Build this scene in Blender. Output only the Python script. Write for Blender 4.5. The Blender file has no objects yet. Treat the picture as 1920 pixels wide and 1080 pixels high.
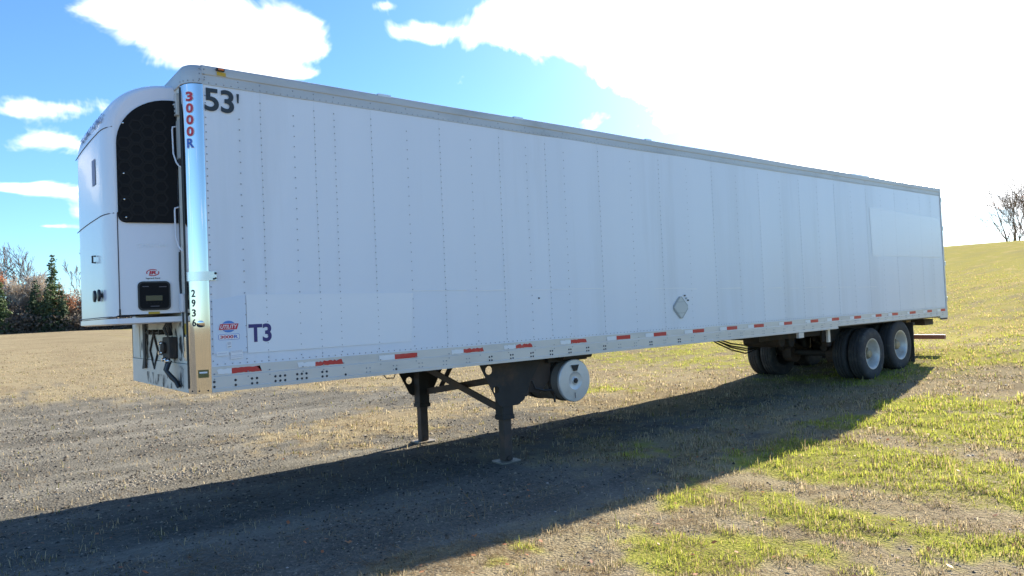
import bpy, bmesh, math, random
import numpy as np
from mathutils import Matrix, Vector
random.seed(7)
RNG = np.random.default_rng(11)
S = bpy.context.scene
COL = S.collection

# ------------------------------------------------------------------ camera
cam_d = bpy.data.cameras.new('camera'); cam = bpy.data.objects.new('camera', cam_d); COL.objects.link(cam)
cam_d.sensor_width = 36.0; cam_d.sensor_fit = 'HORIZONTAL'; cam_d.lens = 1359.8 / 1920 * 36
cam_d.clip_start = 0.05; cam_d.clip_end = 3000
CAM = Vector((-1.769, -6.697, 1.702))
ROT = Matrix.Rotation(-0.6747, 4, 'Z') @ Matrix.Rotation(math.pi / 2 + 0.02881, 4, 'X') @ Matrix.Rotation(-0.04372, 4, 'Z')
cam.matrix_world = Matrix.Translation(CAM) @ ROT
S.camera = cam

# ------------------------------------------------------------------ sun, sky, exposure
SUN = Vector((2.2, 0.5, 1.0)).normalized()
SUN_EL = math.asin(SUN.z); SUN_AZ = math.atan2(SUN.x, SUN.y)      # azimuth clockwise from +Y
sd = bpy.data.lights.new('sun', 'SUN'); sun = bpy.data.objects.new('sun', sd); COL.objects.link(sun)
sd.energy = 5.0; sd.angle = math.radians(0.53); sd.color = (1.0, 0.89, 0.73)
sun.rotation_euler = SUN.to_track_quat('Z', 'Y').to_euler(); sun.location = (30, 10, 20)
S.view_settings.view_transform = 'Standard'; S.view_settings.look = 'None'
S.view_settings.exposure = 1.9; S.view_settings.gamma = 1.0; S.view_settings.use_curve_mapping = False
S.cycles.max_bounces = 5; S.cycles.diffuse_bounces = 3; S.cycles.glossy_bounces = 3; S.cycles.transmission_bounces = 2; S.cycles.caustics_reflective = False; S.cycles.caustics_refractive = False
try: S.display_settings.display_device = 'sRGB'
except Exception: pass

W = bpy.data.worlds.new('World'); S.world = W; W.use_nodes = True
W.cycles.sampling_method = 'MANUAL'; W.cycles.sample_map_resolution = 512
def build_world():
    nt = W.node_tree; N = nt.nodes; L = nt.links; N.clear()
    def nd(t, **k):
        n = N.new(t)
        for a, v in k.items(): setattr(n, a, v)
        return n
    def math_(op, a, b=None, clamp=False):
        n = nd('ShaderNodeMath', operation=op, use_clamp=clamp)
        for i, v in enumerate((a, b)):
            if v is None: continue
            if isinstance(v, (int, float)): n.inputs[i].default_value = v
            else: L.new(v, n.inputs[i])
        return n.outputs[0]
    def dot(v, vec):
        n = nd('ShaderNodeVectorMath', operation='DOT_PRODUCT'); L.new(v, n.inputs[0]); n.inputs[1].default_value = vec
        return n.outputs['Value']
    out = nd('ShaderNodeOutputWorld'); bg = nd('ShaderNodeBackground')
    sky = nd('ShaderNodeTexSky'); sky.sky_type = 'NISHITA'; sky.sun_disc = False
    sky.sun_elevation = SUN_EL; sky.sun_rotation = SUN_AZ; sky.altitude = 150; sky.air_density = 1.0; sky.dust_density = 0.25; sky.ozone_density = 1.6
    tc = nd('ShaderNodeTexCoord'); d = tc.outputs['Generated']
    # cloud layer: noise on a flat layer high above, so that clouds crowd together towards the horizon
    sep = nd('ShaderNodeSeparateXYZ'); L.new(d, sep.inputs[0])
    zz = math_('ADD', math_('MAXIMUM', sep.outputs['Z'], 0.0), 0.22)
    sc = math_('DIVIDE', 1.0, zz)
    pl = nd('ShaderNodeVectorMath', operation='SCALE'); L.new(d, pl.inputs[0]); L.new(sc, pl.inputs['Scale'])
    nz = nd('ShaderNodeTexNoise'); nz.inputs['Scale'].default_value = 3.1; nz.inputs['Detail'].default_value = 4; nz.inputs['Roughness'].default_value = 0.56; nz.inputs['Distortion'].default_value = 0.25
    L.new(pl.outputs[0], nz.inputs['Vector'])
    nb = nd('ShaderNodeTexNoise'); nb.inputs['Scale'].default_value = 0.9; nb.inputs['Detail'].default_value = 2
    L.new(pl.outputs[0], nb.inputs['Vector'])
    nf = nd('ShaderNodeTexNoise'); nf.inputs['Scale'].default_value = 9.0; nf.inputs['Detail'].default_value = 5; nf.inputs['Roughness'].default_value = 0.62; nf.inputs['Distortion'].default_value = 0.6
    L.new(d, nf.inputs['Vector'])
    field = math_('ADD', math_('MULTIPLY', nz.outputs[0], 1.0), math_('MULTIPLY', nb.outputs[0], 0.40))
    field = math_('ADD', field, math_('MULTIPLY', math_('SUBTRACT', nf.outputs[0], 0.5), 1.15))
    field = math_('ADD', field, 0.06)
    # the cloud banks that the place had that day: centre direction, half widths (radians), weight
    R3 = ROT.to_3x3()
    def dirpx(u, v): return (R3 @ Vector(((u - 960) / 1359.8, -(v - 540) / 1359.8, -1))).normalized()
    banks = [(250, 25, 70, 30, .33), (185, 16, 60, 20, .25), (345, 55, 95, 42, .40), (430, 105, 130, 34, .38), (545, 50, 75, 34, .36), (590, 95, 45, 30, .30), (560, 138, 75, 12, .26),
             (790, 62, 70, 22, .36), (950, 40, 85, 45, .40), (1080, 20, 130, 60, .42), (1330, 20, 240, 85, .46), (1620, 60, 330, 170, .50), (1850, 230, 330, 160, .42),
             (40, 205, 95, 24, .40), (80, 265, 85, 17, .38), (50, 355, 80, 11, .40), (95, 424, 36, 5, .24), (725, 10, 26, 12, .24), (20, 60, 90, 70, -.35),
             (2150, -100, 420, 380, .42), (-420, 60, 200, 50, .36), (-700, 260, 220, 30, .36)]
    acc = None
    for (u, v, a, b, w) in banks:
        c = dirpx(u, v); r = dirpx(u + 30, v) - c; r = (r - c * r.dot(c)).normalized(); up = c.cross(r) * -1.0
        mp = nd('ShaderNodeMapping', vector_type='TEXTURE'); mp.inputs['Location'].default_value = c
        mp.inputs['Rotation'].default_value = Matrix((r, -up, r.cross(-up))).transposed().to_euler()
        mp.inputs['Scale'].default_value = (2.1 * a / 1359.8, 2.1 * b / 1359.8, 0.9); L.new(d, mp.inputs['Vector'])
        gr = nd('ShaderNodeTexGradient', gradient_type='QUADRATIC_SPHERE'); L.new(mp.outputs[0], gr.inputs['Vector'])
        ma = nd('ShaderNodeMath', operation='MULTIPLY_ADD'); L.new(gr.outputs['Fac'], ma.inputs[0]); ma.inputs[1].default_value = w * 1.55
        if acc is None: ma.inputs[2].default_value = 0.0
        else: L.new(acc, ma.inputs[2])
        acc = ma.outputs[0]
    acc = math_('MINIMUM', acc, 0.62)
    field = math_('ADD', field, acc)
    mr = nd('ShaderNodeMapRange'); mr.interpolation_type = 'SMOOTHSTEP'
    mr.inputs['From Min'].default_value = 0.93; mr.inputs['From Max'].default_value = 1.24
    L.new(field, mr.inputs['Value'])
    # cloud colour: white, brighter towards the sun (forward scattering)
    cs = math_('MAXIMUM', dot(d, tuple(SUN)), 0.0)
    fs = math_('ADD', math_('MULTIPLY', math_('POWER', cs, 6.0), 5.0), math_('MULTIPLY', math_('POWER', cs, 40.0), 14.0))
    br = math_('ADD', 9.5, fs)
    sh = nd('ShaderNodeMapRange'); sh.inputs['From Min'].default_value = 1.0; sh.inputs['From Max'].default_value = 1.55
    sh.inputs['To Min'].default_value = 1.0; sh.inputs['To Max'].default_value = 0.86; L.new(field, sh.inputs['Value'])
    br = math_('MULTIPLY', br, sh.outputs[0])
    cc = nd('ShaderNodeVectorMath', operation='SCALE'); cc.inputs[0].default_value = (0.97, 0.985, 1.0); L.new(br, cc.inputs['Scale'])
    # thin bright veil round the sun
    veil = math_('MULTIPLY', math_('POWER', cs, 14.0), 0.85, True)
    cov = math_('MAXIMUM', mr.outputs[0], veil)
    tint = nd('ShaderNodeMix', data_type='RGBA', blend_type='MULTIPLY'); tint.inputs[0].default_value = 1.0
    L.new(sky.outputs[0], tint.inputs[6]); tint.inputs[7].default_value = (0.60, 0.90, 1.22, 1)
    mx = nd('ShaderNodeMix', data_type='RGBA'); L.new(cov, mx.inputs[0]); L.new(tint.outputs[2], mx.inputs[6]); L.new(cc.outputs[0], mx.inputs[7])
    L.new(mx.outputs[2], bg.inputs['Color']); bg.inputs['Strength'].default_value = 0.060
    L.new(bg.outputs[0], out.inputs['Surface'])
build_world()

# ------------------------------------------------------------------ materials
def new_mat(name):
    m = bpy.data.materials.new(name); m.use_nodes = True
    return m, m.node_tree.nodes, m.node_tree.links, m.node_tree.nodes['Principled BSDF']
def mat(name, col, rough=0.5, metal=0.0, var=0.0, scale=6.0, bump=0.0, dirt=None, dirt_amt=0.0, stretch=(1, 1, 1), coat=0.0, spec=0.5):
    """plain surface with noise variation in colour, optional dirt with its own shape and fine relief"""
    m, N, L, P = new_mat(name)
    P.inputs['Roughness'].default_value = rough; P.inputs['Metallic'].default_value = metal
    P.inputs['Coat Weight'].default_value = coat; P.inputs['Specular IOR Level'].default_value = spec
    c4 = (*col, 1)
    tc = N.new('ShaderNodeTexCoord'); mp = N.new('ShaderNodeMapping'); mp.inputs['Scale'].default_value = stretch
    L.new(tc.outputs['Object'], mp.inputs['Vector'])
    n = N.new('ShaderNodeTexNoise'); n.inputs['Scale'].default_value = scale; n.inputs['Detail'].default_value = 6
    L.new(mp.outputs[0], n.inputs['Vector'])
    mix = N.new('ShaderNodeMix'); mix.data_type = 'RGBA'
    mix.inputs[6].default_value = (*[max(0, c * (1 - var)) for c in col], 1); mix.inputs[7].default_value = (*[min(1, c * (1 + var)) for c in col], 1)
    L.new(n.outputs[0], mix.inputs[0]); src = mix.outputs[2]
    if dirt is not None:
        n2 = N.new('ShaderNodeTexNoise'); n2.inputs['Scale'].default_value = scale * 0.6; n2.inputs['Detail'].default_value = 8; n2.inputs['Roughness'].default_value = 0.65
        mp2 = N.new('ShaderNodeMapping'); mp2.inputs['Scale'].default_value = stretch; mp2.inputs['Location'].default_value = (3.1, 7.7, 1.3)
        L.new(tc.outputs['Object'], mp2.inputs['Vector']); L.new(mp2.outputs[0], n2.inputs['Vector'])
        r = N.new('ShaderNodeMapRange'); r.inputs['From Min'].default_value = 0.5; r.inputs['From Max'].default_value = 0.78; r.inputs['To Max'].default_value = dirt_amt
        L.new(n2.outputs[0], r.inputs['Value'])
        m2 = N.new('ShaderNodeMix'); m2.data_type = 'RGBA'; L.new(r.outputs[0], m2.inputs[0]); L.new(src, m2.inputs[6]); m2.inputs[7].default_value = (*dirt, 1)
        src = m2.outputs[2]
    L.new(src, P.inputs['Base Color'])
    if bump:
        b = N.new('ShaderNodeBump'); b.inputs['Strength'].default_value = bump; b.inputs['Distance'].default_value = 0.01
        L.new(n.outputs[0], b.inputs['Height']); L.new(b.outputs[0], P.inputs['Normal'])
    return m
M = {}
M['panel'] = mat('white_panel_paint', (0.745, 0.785, 0.845), 0.28, 0, 0.04, 1.3, 0.02, (0.56, 0.58, 0.60), 0.65, (1.6, 1, 0.12), spec=0.4)
M['panel_b'] = mat('white_panel_paint_cool', (0.735, 0.78, 0.845), 0.30, 0, 0.04, 1.1, 0.02, (0.56, 0.58, 0.60), 0.65, (1.6, 1, 0.12), spec=0.4)
M['patch'] = mat('cleaner_white_patch', (0.80, 0.83, 0.865), 0.27, 0, 0.02, 2.0, 0.0, spec=0.4)
M['patch_dark'] = mat('cool_old_film_patch', (0.66, 0.735, 0.835), 0.3, 0, 0.03, 2.0)
M['scuff'] = mat('pale_scuff', (0.84, 0.85, 0.86), 0.5, 0, 0.05, 9)
M['rail'] = mat('weathered_aluminium_rail', (0.62, 0.60, 0.565), 0.48, 0.35, 0.10, 2.5, 0.03, (0.36, 0.36, 0.35), 0.45, (0.6, 1, 3))
M['rail_top'] = mat('weathered_top_rail', (0.50, 0.51, 0.51), 0.5, 0.30, 0.14, 2.2, 0.03, (0.27, 0.27, 0.26), 0.6, (0.6, 1, 2))
M['rivet'] = mat('dull_rivet', (0.31, 0.33, 0.36), 0.5, 0.3, 0.2, 30)
M['bolt'] = mat('dark_bolt', (0.045, 0.045, 0.05), 0.6, 0.3, 0.3, 30)
M['chrome'] = mat('polished_stainless', (0.66, 0.65, 0.64), 0.055, 1.0, 0.04, 3, 0.012, (0.62, 0.58, 0.52), 0.3, (1, 1, 0.1))
M['steel'] = mat('bright_steel', (0.66, 0.67, 0.68), 0.22, 1.0, 0.1, 8, 0.02)
M['black'] = mat('black_plastic', (0.018, 0.018, 0.02), 0.42, 0, 0.2, 10)
M['grille'] = mat('black_grille_plastic', (0.010, 0.010, 0.011), 0.65, 0, 0.2, 10, spec=0.15)
M['grille_rim'] = mat('black_grille_rim', (0.015, 0.014, 0.0135), 0.6, 0, 0.2, 10, spec=0.2)
M['dark_steel'] = mat('dirty_dark_steel', (0.038, 0.034, 0.031), 0.72, 0.2, 0.35, 6, 0.08, (0.13, 0.075, 0.045), 0.8)
M['brown_steel'] = mat('rusty_brown_steel', (0.075, 0.055, 0.044), 0.75, 0.1, 0.35, 7, 0.08, (0.16, 0.085, 0.05), 0.8)
M['foot'] = mat('dirty_galvanised_foot', (0.20, 0.175, 0.14), 0.6, 0.2, 0.25, 10, 0.05, (0.15, 0.12, 0.09), 0.5)
M['reefer'] = mat('white_unit_plastic', (0.78, 0.765, 0.80), 0.24, 0, 0.03, 2, 0.008, (0.66, 0.64, 0.64), 0.30, (1, 1, 0.3), coat=0.2)
M['front'] = mat('dirty_white_front_panel', (0.74, 0.69, 0.60), 0.55, 0, 0.08, 4, 0.04, (0.30, 0.27, 0.23), 0.7, (1, 1, 0.5))
M['seam'] = mat('dark_seam', (0.10, 0.09, 0.10), 0.7)
M['grime'] = mat('black_grease', (0.03, 0.028, 0.026), 0.7, 0, 0.4, 20, 0.1)
def stain_mat():
    m, N, L, P = new_mat('ragged_grease_stain'); P.inputs['Base Color'].default_value = (0.035, 0.032, 0.03, 1); P.inputs['Roughness'].default_value = 0.75
    tc = N.new('ShaderNodeTexCoord'); mp = N.new('ShaderNodeMapping'); mp.inputs['Scale'].default_value = (1, 1, 0.8); n = N.new('ShaderNodeTexNoise'); n.inputs['Scale'].default_value = 9; n.inputs['Detail'].default_value = 7
    L.new(tc.outputs['Object'], mp.inputs[0]); L.new(mp.outputs[0], n.inputs['Vector']); r = N.new('ShaderNodeMapRange'); r.inputs['From Min'].default_value = 0.47; r.inputs['From Max'].default_value = 0.66; L.new(n.outputs[0], r.inputs['Value'])
    L.new(r.outputs[0], P.inputs['Alpha']); return m
M['stain'] = stain_mat()
M['red'] = mat('red_reflective_tape', (0.56, 0.035, 0.03), 0.35, 0, 0.12, 12, 0, (0.55, 0.25, 0.22), 0.3)
M['white_tape'] = mat('white_reflective_tape', (0.80, 0.81, 0.82), 0.35, 0, 0.06, 12)
M['navy'] = mat('navy_vinyl', (0.035, 0.03, 0.16), 0.4)
M['ink'] = mat('charcoal_vinyl', (0.025, 0.03, 0.035), 0.4)
M['red_vinyl'] = mat('red_vinyl', (0.55, 0.03, 0.06), 0.4)
M['blue_vinyl'] = mat('blue_vinyl', (0.03, 0.12, 0.50), 0.4)
M['light_blue_vinyl'] = mat('light_blue_vinyl', (0.12, 0.34, 0.72), 0.4)
M['white_vinyl'] = mat('white_vinyl', (0.80, 0.80, 0.82), 0.4)
M['faint_ink'] = mat('faint_print', (0.56, 0.58, 0.64), 0.5)
M['olive'] = mat('olive_plate', (0.14, 0.12, 0.03), 0.5)
M['yellow'] = mat('yellow_sticker', (0.55, 0.36, 0.03), 0.5, 0, 0.1, 20)
M['display'] = mat('amber_display', (0.075, 0.06, 0.02), 0.25)
M['amber'] = mat('amber_lens', (0.75, 0.16, 0.02), 0.15, coat=0.5)
M['rubber'] = mat('worn_tyre_rubber', (0.035, 0.034, 0.035), 0.8, 0, 0.3, 9, 0.06, (0.14, 0.125, 0.10), 0.7)
M['rim'] = mat('white_steel_rim', (0.62, 0.60, 0.56), 0.4, 0.25, 0.12, 8, 0.03, (0.26, 0.20, 0.13), 0.6)
M['hub'] = mat('dusty_hub', (0.33, 0.27, 0.17), 0.55, 0.3, 0.2, 9, 0.04)
M['tank'] = mat('grey_aluminium_tank_end', (0.60, 0.60, 0.60), 0.42, 0.35, 0.08, 9, 0.02, (0.34, 0.31, 0.28), 0.35)
M['tank_body'] = mat('dirty_tank_body', (0.20, 0.18, 0.16), 0.6, 0.3, 0.2, 7, 0.05, (0.10, 0.08, 0.06), 0.6)
M['placard'] = mat('grey_placard', (0.50, 0.53, 0.53), 0.5, 0.2, 0.05, 9)
M['placard_edge'] = mat('grey_placard_edge', (0.34, 0.37, 0.38), 0.5, 0.3, 0.1, 9)
M['copper_red'] = mat('faded_red_beam', (0.32, 0.13, 0.10), 0.6, 0, 0.2, 9, 0.04, (0.12, 0.09, 0.08), 0.5)
M['tan_steel'] = mat('tan_painted_steel', (0.42, 0.36, 0.29), 0.6, 0, 0.15, 9, 0.03, (0.2, 0.15, 0.1), 0.5)
M['roof'] = mat('roof_aluminium', (0.7, 0.71, 0.72), 0.4, 0.4, 0.08, 2)
M['under'] = mat('underbody_floor', (0.10, 0.09, 0.08), 0.8, 0, 0.25, 5)
M['bark'] = mat('grey_bark', (0.17, 0.145, 0.125), 0.9, 0, 0.3, 3, 0.1)
M['birch'] = mat('pale_birch_bark', (0.46, 0.42, 0.37), 0.85, 0, 0.25, 3, 0.05, (0.12, 0.10, 0.09), 0.5)
M['twig'] = mat('grey_brown_twigs', (0.16, 0.125, 0.105), 0.9, 0, 0.25, 1)

def leaf_mat(name, c1, c2, trans=0.35):
    m, N, L, P = new_mat(name)
    P.inputs['Roughness'].default_value = 0.6; P.inputs['Specular IOR Level'].default_value = 0.25
    geo = N.new('ShaderNodeNewGeometry'); mix = N.new('ShaderNodeMix'); mix.data_type = 'RGBA'
    mix.inputs[6].default_value = (*c1, 1); mix.inputs[7].default_value = (*c2, 1)
    L.new(geo.outputs['Random Per Island'], mix.inputs[0]); L.new(mix.outputs[2], P.inputs['Base Color'])
    t = N.new('ShaderNodeBsdfTranslucent'); L.new(mix.outputs[2], t.inputs['Color'])
    ms = N.new('ShaderNodeMixShader'); ms.inputs[0].default_value = trans
    out = [n for n in N if n.type == 'OUTPUT_MATERIAL'][0]
    L.new(P.outputs[0], ms.inputs[1]); L.new(t.outputs[0], ms.inputs[2]); L.new(ms.outputs[0], out.inputs['Surface'])
    return m
M['spruce'] = leaf_mat('spruce_needles', (0.05, 0.09, 0.04), (0.12, 0.17, 0.07), 0.25)
M['spruce_dark'] = leaf_mat('dark_spruce_needles', (0.035, 0.06, 0.036), (0.08, 0.12, 0.06), 0.25)
M['rust_leaf'] = leaf_mat('rust_leaves', (0.34, 0.12, 0.055), (0.46, 0.22, 0.11), 0.35)
M['tan_leaf'] = leaf_mat('tan_leaves', (0.30, 0.20, 0.11), (0.42, 0.30, 0.16), 0.35)
M['brush'] = leaf_mat('dark_brush', (0.075, 0.068, 0.058), (0.23, 0.19, 0.15), 0.3)
M['olive_leaf'] = leaf_mat('olive_leaves', (0.12, 0.13, 0.04), (0.22, 0.20, 0.07), 0.3)

def blade_mat(name, trans):
    m, N, L, P = new_mat(name)
    P.inputs['Roughness'].default_value = 0.7; P.inputs['Specular IOR Level'].default_value = 0.08
    a = N.new('ShaderNodeAttribute'); a.attribute_name = 'tone'
    L.new(a.outputs['Color'], P.inputs['Base Color'])
    t = N.new('ShaderNodeBsdfTranslucent'); L.new(a.outputs['Color'], t.inputs['Color'])
    ms = N.new('ShaderNodeMixShader'); ms.inputs[0].default_value = trans
    out = [n for n in N if n.type == 'OUTPUT_MATERIAL'][0]
    L.new(P.outputs[0], ms.inputs[1]); L.new(t.outputs[0], ms.inputs[2]); L.new(ms.outputs[0], out.inputs['Surface'])
    return m
M['blade'] = blade_mat('grass_blades', 0.5)
M['stone'] = blade_mat('gravel_stones', 0.0)

def ground_mat():
    m, N, L, P = new_mat('ground_gravel_and_turf')
    P.inputs['Roughness'].default_value = 1.0; P.inputs['Specular IOR Level'].default_value = 0.0
    at = N.new('ShaderNodeAttribute'); at.attribute_name = 'cover'
    sep = N.new('ShaderNodeSeparateColor'); L.new(at.outputs['Color'], sep.inputs[0])
    tc = N.new('ShaderNodeTexCoord')
    def noise(s, det=6, rough=0.6, stretch=None):
        n = N.new('ShaderNodeTexNoise'); n.inputs['Scale'].default_value = s; n.inputs['Detail'].default_value = det; n.inputs['Roughness'].default_value = rough
        if stretch:
            mp = N.new('ShaderNodeMapping'); mp.inputs['Scale'].default_value = stretch; L.new(tc.outputs['Object'], mp.inputs['Vector']); L.new(mp.outputs[0], n.inputs['Vector'])
        else: L.new(tc.outputs['Object'], n.inputs['Vector'])
        return n.outputs[0]
    def ramp(v, stops):
        r = N.new('ShaderNodeValToRGB'); e = r.color_ramp.elements
        while len(e) > 1: e.remove(e[-1])
        e[0].position = stops[0][0]; e[0].color = (*stops[0][1], 1)
        for p, c in stops[1:]:
            x = e.new(p); x.color = (*c, 1)
        L.new(v, r.inputs[0]); return r.outputs[0]
    def mix(f, a, b, mode='MIX'):
        x = N.new('ShaderNodeMix'); x.data_type = 'RGBA'; x.blend_type = mode
        if isinstance(f, float): x.inputs[0].default_value = f
        else: L.new(f, x.inputs[0])
        L.new(a, x.inputs[6]); L.new(b, x.inputs[7]); return x.outputs[2]
    vor = N.new('ShaderNodeTexVoronoi'); vor.inputs['Scale'].default_value = 38; L.new(tc.outputs['Object'], vor.inputs['Vector'])
    vor2 = N.new('ShaderNodeTexVoronoi'); vor2.inputs['Scale'].default_value = 95; L.new(tc.outputs['Object'], vor2.inputs['Vector'])
    sc1 = N.new('ShaderNodeSeparateColor'); L.new(vor.outputs['Color'], sc1.inputs[0])
    sc2 = N.new('ShaderNodeSeparateColor'); L.new(vor2.outputs['Color'], sc2.inputs[0])
    g1 = ramp(sc1.outputs[0], [(0.0, (0.052, 0.049, 0.043)), (0.5, (0.130, 0.128, 0.113)), (0.85, (0.219, 0.213, 0.186)), (1.0, (0.389, 0.367, 0.316))])
    g2 = ramp(sc2.outputs[0], [(0.0, (0.059, 0.055, 0.046)), (0.6, (0.142, 0.139, 0.123)), (1.0, (0.260, 0.241, 0.200))])
    gravel = mix(0.5, g1, g2)
    dust = ramp(noise(0.75, 9, 0.68), [(0.38, (0.065, 0.063, 0.055)), (0.55, (0.171, 0.165, 0.142)), (0.72, (0.268, 0.244, 0.200))])
    gravel = mix(0.45, gravel, dust)
    rut = ramp(noise(0.9, 6, 0.6, (0.16, 1.3, 1)), [(0.40, (0.065, 0.063, 0.058)), (0.55, (0.141, 0.137, 0.121)), (0.66, (0.271, 0.260, 0.222))])
    gravel = mix(0.42, gravel, rut)
    dry = mix(0.5, ramp(noise(22, 5, 0.7), [(0.3, (0.125, 0.103, 0.066)), (0.55, (0.227, 0.194, 0.124)), (0.75, (0.345, 0.306, 0.210))]), ramp(noise(0.5, 4), [(0.35, (0.195, 0.158, 0.109)), (0.6, (0.281, 0.243, 0.160))]))
    green = mix(0.5, ramp(noise(17, 5, 0.7), [(0.3, (0.145, 0.143, 0.039)), (0.55, (0.323, 0.295, 0.098)), (0.75, (0.464, 0.392, 0.179))]), ramp(noise(0.45, 5, 0.6, (1, 2.2, 1)), [(0.35, (0.296, 0.273, 0.143)), (0.5, (0.306, 0.277, 0.091)), (0.68, (0.426, 0.336, 0.195))]))
    c = mix(sep.outputs[0], gravel, dry); c = mix(sep.outputs[1], c, green)
    lush = ramp(noise(26, 5, 0.7), [(0.3, (0.10, 0.11, 0.022)), (0.52, (0.20, 0.215, 0.042)), (0.75, (0.31, 0.31, 0.085))])
    c = mix(sep.outputs[2], c, lush)
    L.new(c, P.inputs['Base Color'])
    b1 = N.new('ShaderNodeBump'); b1.inputs['Strength'].default_value = 0.55; b1.inputs['Distance'].default_value = 0.02
    add = N.new('ShaderNodeMath'); add.operation = 'ADD'; L.new(noise(60, 4), add.inputs[0]); L.new(vor.outputs['Distance'], add.inputs[1])
    L.new(add.outputs[0], b1.inputs['Height']); L.new(b1.outputs[0], P.inputs['Normal'])
    return m
M['ground'] = ground_mat()

# ------------------------------------------------------------------ numpy noise and terrain
_tab = np.random.default_rng(5).random((256, 256))
def vnoise(x, y):
    xi = np.floor(x).astype(int); yi = np.floor(y).astype(int); fx = x - xi; fy = y - yi
    fx = fx * fx * (3 - 2 * fx); fy = fy * fy * (3 - 2 * fy)
    a = _tab[xi % 256, yi % 256]; b = _tab[(xi + 1) % 256, yi % 256]; c = _tab[xi % 256, (yi + 1) % 256]; d = _tab[(xi + 1) % 256, (yi + 1) % 256]
    return (a * (1 - fx) + b * fx) * (1 - fy) + (c * (1 - fx) + d * fx) * fy
def fbm(x, y, s, o=4):
    v = 0; a = 0.5; t = 0
    for i in range(o):
        v = v + a * vnoise(x * s + 17.3 * i, y * s + 5.1 * i); t += a; a *= 0.5; s *= 2.03
    return v / t
def sp(x, k): return k * np.logaddexp(0, x / k)          # soft ramp
def ss(a, b, x):
    t = np.clip((x - a) / (b - a), 0, 1); return t * t * (3 - 2 * t)
def zg(x, y, fine=True):
    x = np.asarray(x, float); y = np.asarray(y, float)
    z = -0.15 + 0.0167 * (sp(x - 3.6, 0.6)) + 0.077 * (sp(x - 12.5, 0.5)) - 0.195 * sp(x - 86, 5)
    z = z + 0.0215 * sp(y - 4, 1.5) * (1 - 0.75 * ss(8, 30, x)) - 0.02 * sp(y - 95, 5) * (1 - 0.75 * ss(8, 30, x))
    z = z + 0.5 * (fbm(x, y, 0.02, 2) - 0.5) * ss(18, 60, np.hypot(x, y))
    near = np.exp(-(np.hypot(x - 4, y + 1) / 40) ** 2)
    z = z + 0.05 * (fbm(x, y, 0.45, 3) - 0.5) * near
    if fine: z = z + 0.022 * (fbm(x, y, 3.1, 3) - 0.5) * near
    return z
def cover(x, y):
    """weights of dry grass and green grass (the rest is gravel)"""
    wx = x + 0.8 * (fbm(x, y, 0.9, 3) - 0.5) * 2; wy = y + 0.8 * (fbm(x + 40, y, 0.8, 3) - 0.5) * 2
    n = fbm(x + 9, y + 3, 1.6, 4); n2 = fbm(x + 31, y + 13, 4.5, 3); n3 = fbm(x + 61, y + 23, 11.0, 2)
    def band(c, w, y0, y1): return np.exp(-((wx - c) / w) ** 2) * ss(y0 + .5, y0 - .3, wy) * ss(y1 - .6, y1 + .4, wy)
    g = 1.25 * band(9.3, 1.7, -1.4, -9) + 1.25 * band(5.75, 0.62, -1.8, -7) + 1.15 * band(4.0, 0.34, -2.5, -6) + 0.8 * band(3.0, 0.25, -2.2, -3.8)
    for cx, cy, r, w in ((2.3, -3.42, .22, 1.1), (2.1, -2.35, .25, .8), (4.05, -1.85, .3, .8), (1.5, -2.75, .18, .8), (2.75, -2.7, .22, .7), (4.9, -1.2, .4, .3), (3.4, -4.6, .3, .7), (1.75, -3.1, .15, .7), (5.2, -0.6, .5, .22), (4.4, 3.4, .35, .5), (3.0, -1.2, .3, .25), (12.5, 0.9, 1.2, .8), (15.5, -0.5, 2.0, .9), (9.0, 4.0, 1.2, .45), (8.0, 1.2, .7, .2)):
        g = g + w * np.exp(-(((wx - cx) ** 2 + (wy - cy) ** 2) / r ** 2))
    hill = ss(11, 17, x + 0.6 * (y - 2) * (y < 2)) * (0.62 + 0.5 * (fbm(x, y, 0.12, 3) - 0.35))
    g = np.maximum(g, hill)
    g = g + 0.22 * ss(6, 12, x) * ss(1.5, 4, y)
    g = ss(0.24, 0.74, g * (0.12 + 1.65 * n) + 0.55 * (n2 - 0.5) + 0.45 * (n3 - 0.5))
    far = ss(11, 22, y + 0.8 * x + 5 * (n - 0.5))                  # the field behind
    d = far + 0.9 * ss(5, 9, x) * ss(0.0, 3, y) + 1.0 * np.exp(-((wx - 4.6) / 2.0) ** 2 - ((wy - 4.6) / 1.5) ** 2)
    d = d + 0.72 * ss(2.2, 5.0, x + 0.3 * y) * ss(4, -1, y) + 0.80 * ss(-1.3, -2.3, y) + 0.8 * ss(9, 13, x) + 0.30 * np.exp(-((wx - 2.0) / 2.2) ** 2 - ((wy - 3.6) / 2.2) ** 2) + 0.35 * ss(5, 12, y)
    d = ss(0.30, 0.80, d * (0.5 + 1.0 * n) + 0.55 * (n2 - 0.5) + 0.35 * (n3 - 0.5))
    return d, g

def link(o, parent=None):
    COL.objects.link(o)
    if parent is not None: o.parent = parent
    return o
def np_mesh(name, V, F, mat_, attr=None, attr_name='tone', smooth=False):
    """triangles or quads from numpy arrays, with an optional per-vertex colour"""
    me = bpy.data.meshes.new(name); k = F.shape[1]
    me.vertices.add(len(V)); me.vertices.foreach_set('co', V.astype(np.float32).ravel())
    me.loops.add(F.size); me.loops.foreach_set('vertex_index', F.astype(np.int32).ravel())
    me.polygons.add(len(F)); me.polygons.foreach_set('loop_start', np.arange(0, F.size, k, dtype=np.int32))
    me.polygons.foreach_set('loop_total', np.full(len(F), k, np.int32))
    if smooth: me.polygons.foreach_set('use_smooth', np.ones(len(F), bool))
    me.update(calc_edges=True)
    if attr is not None:
        a = me.color_attributes.new(attr_name, 'FLOAT_COLOR', 'POINT'); a.data.foreach_set('color', attr.astype(np.float32).ravel())
    me.materials.append(mat_)
    return bpy.data.objects.new(name, me)

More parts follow.
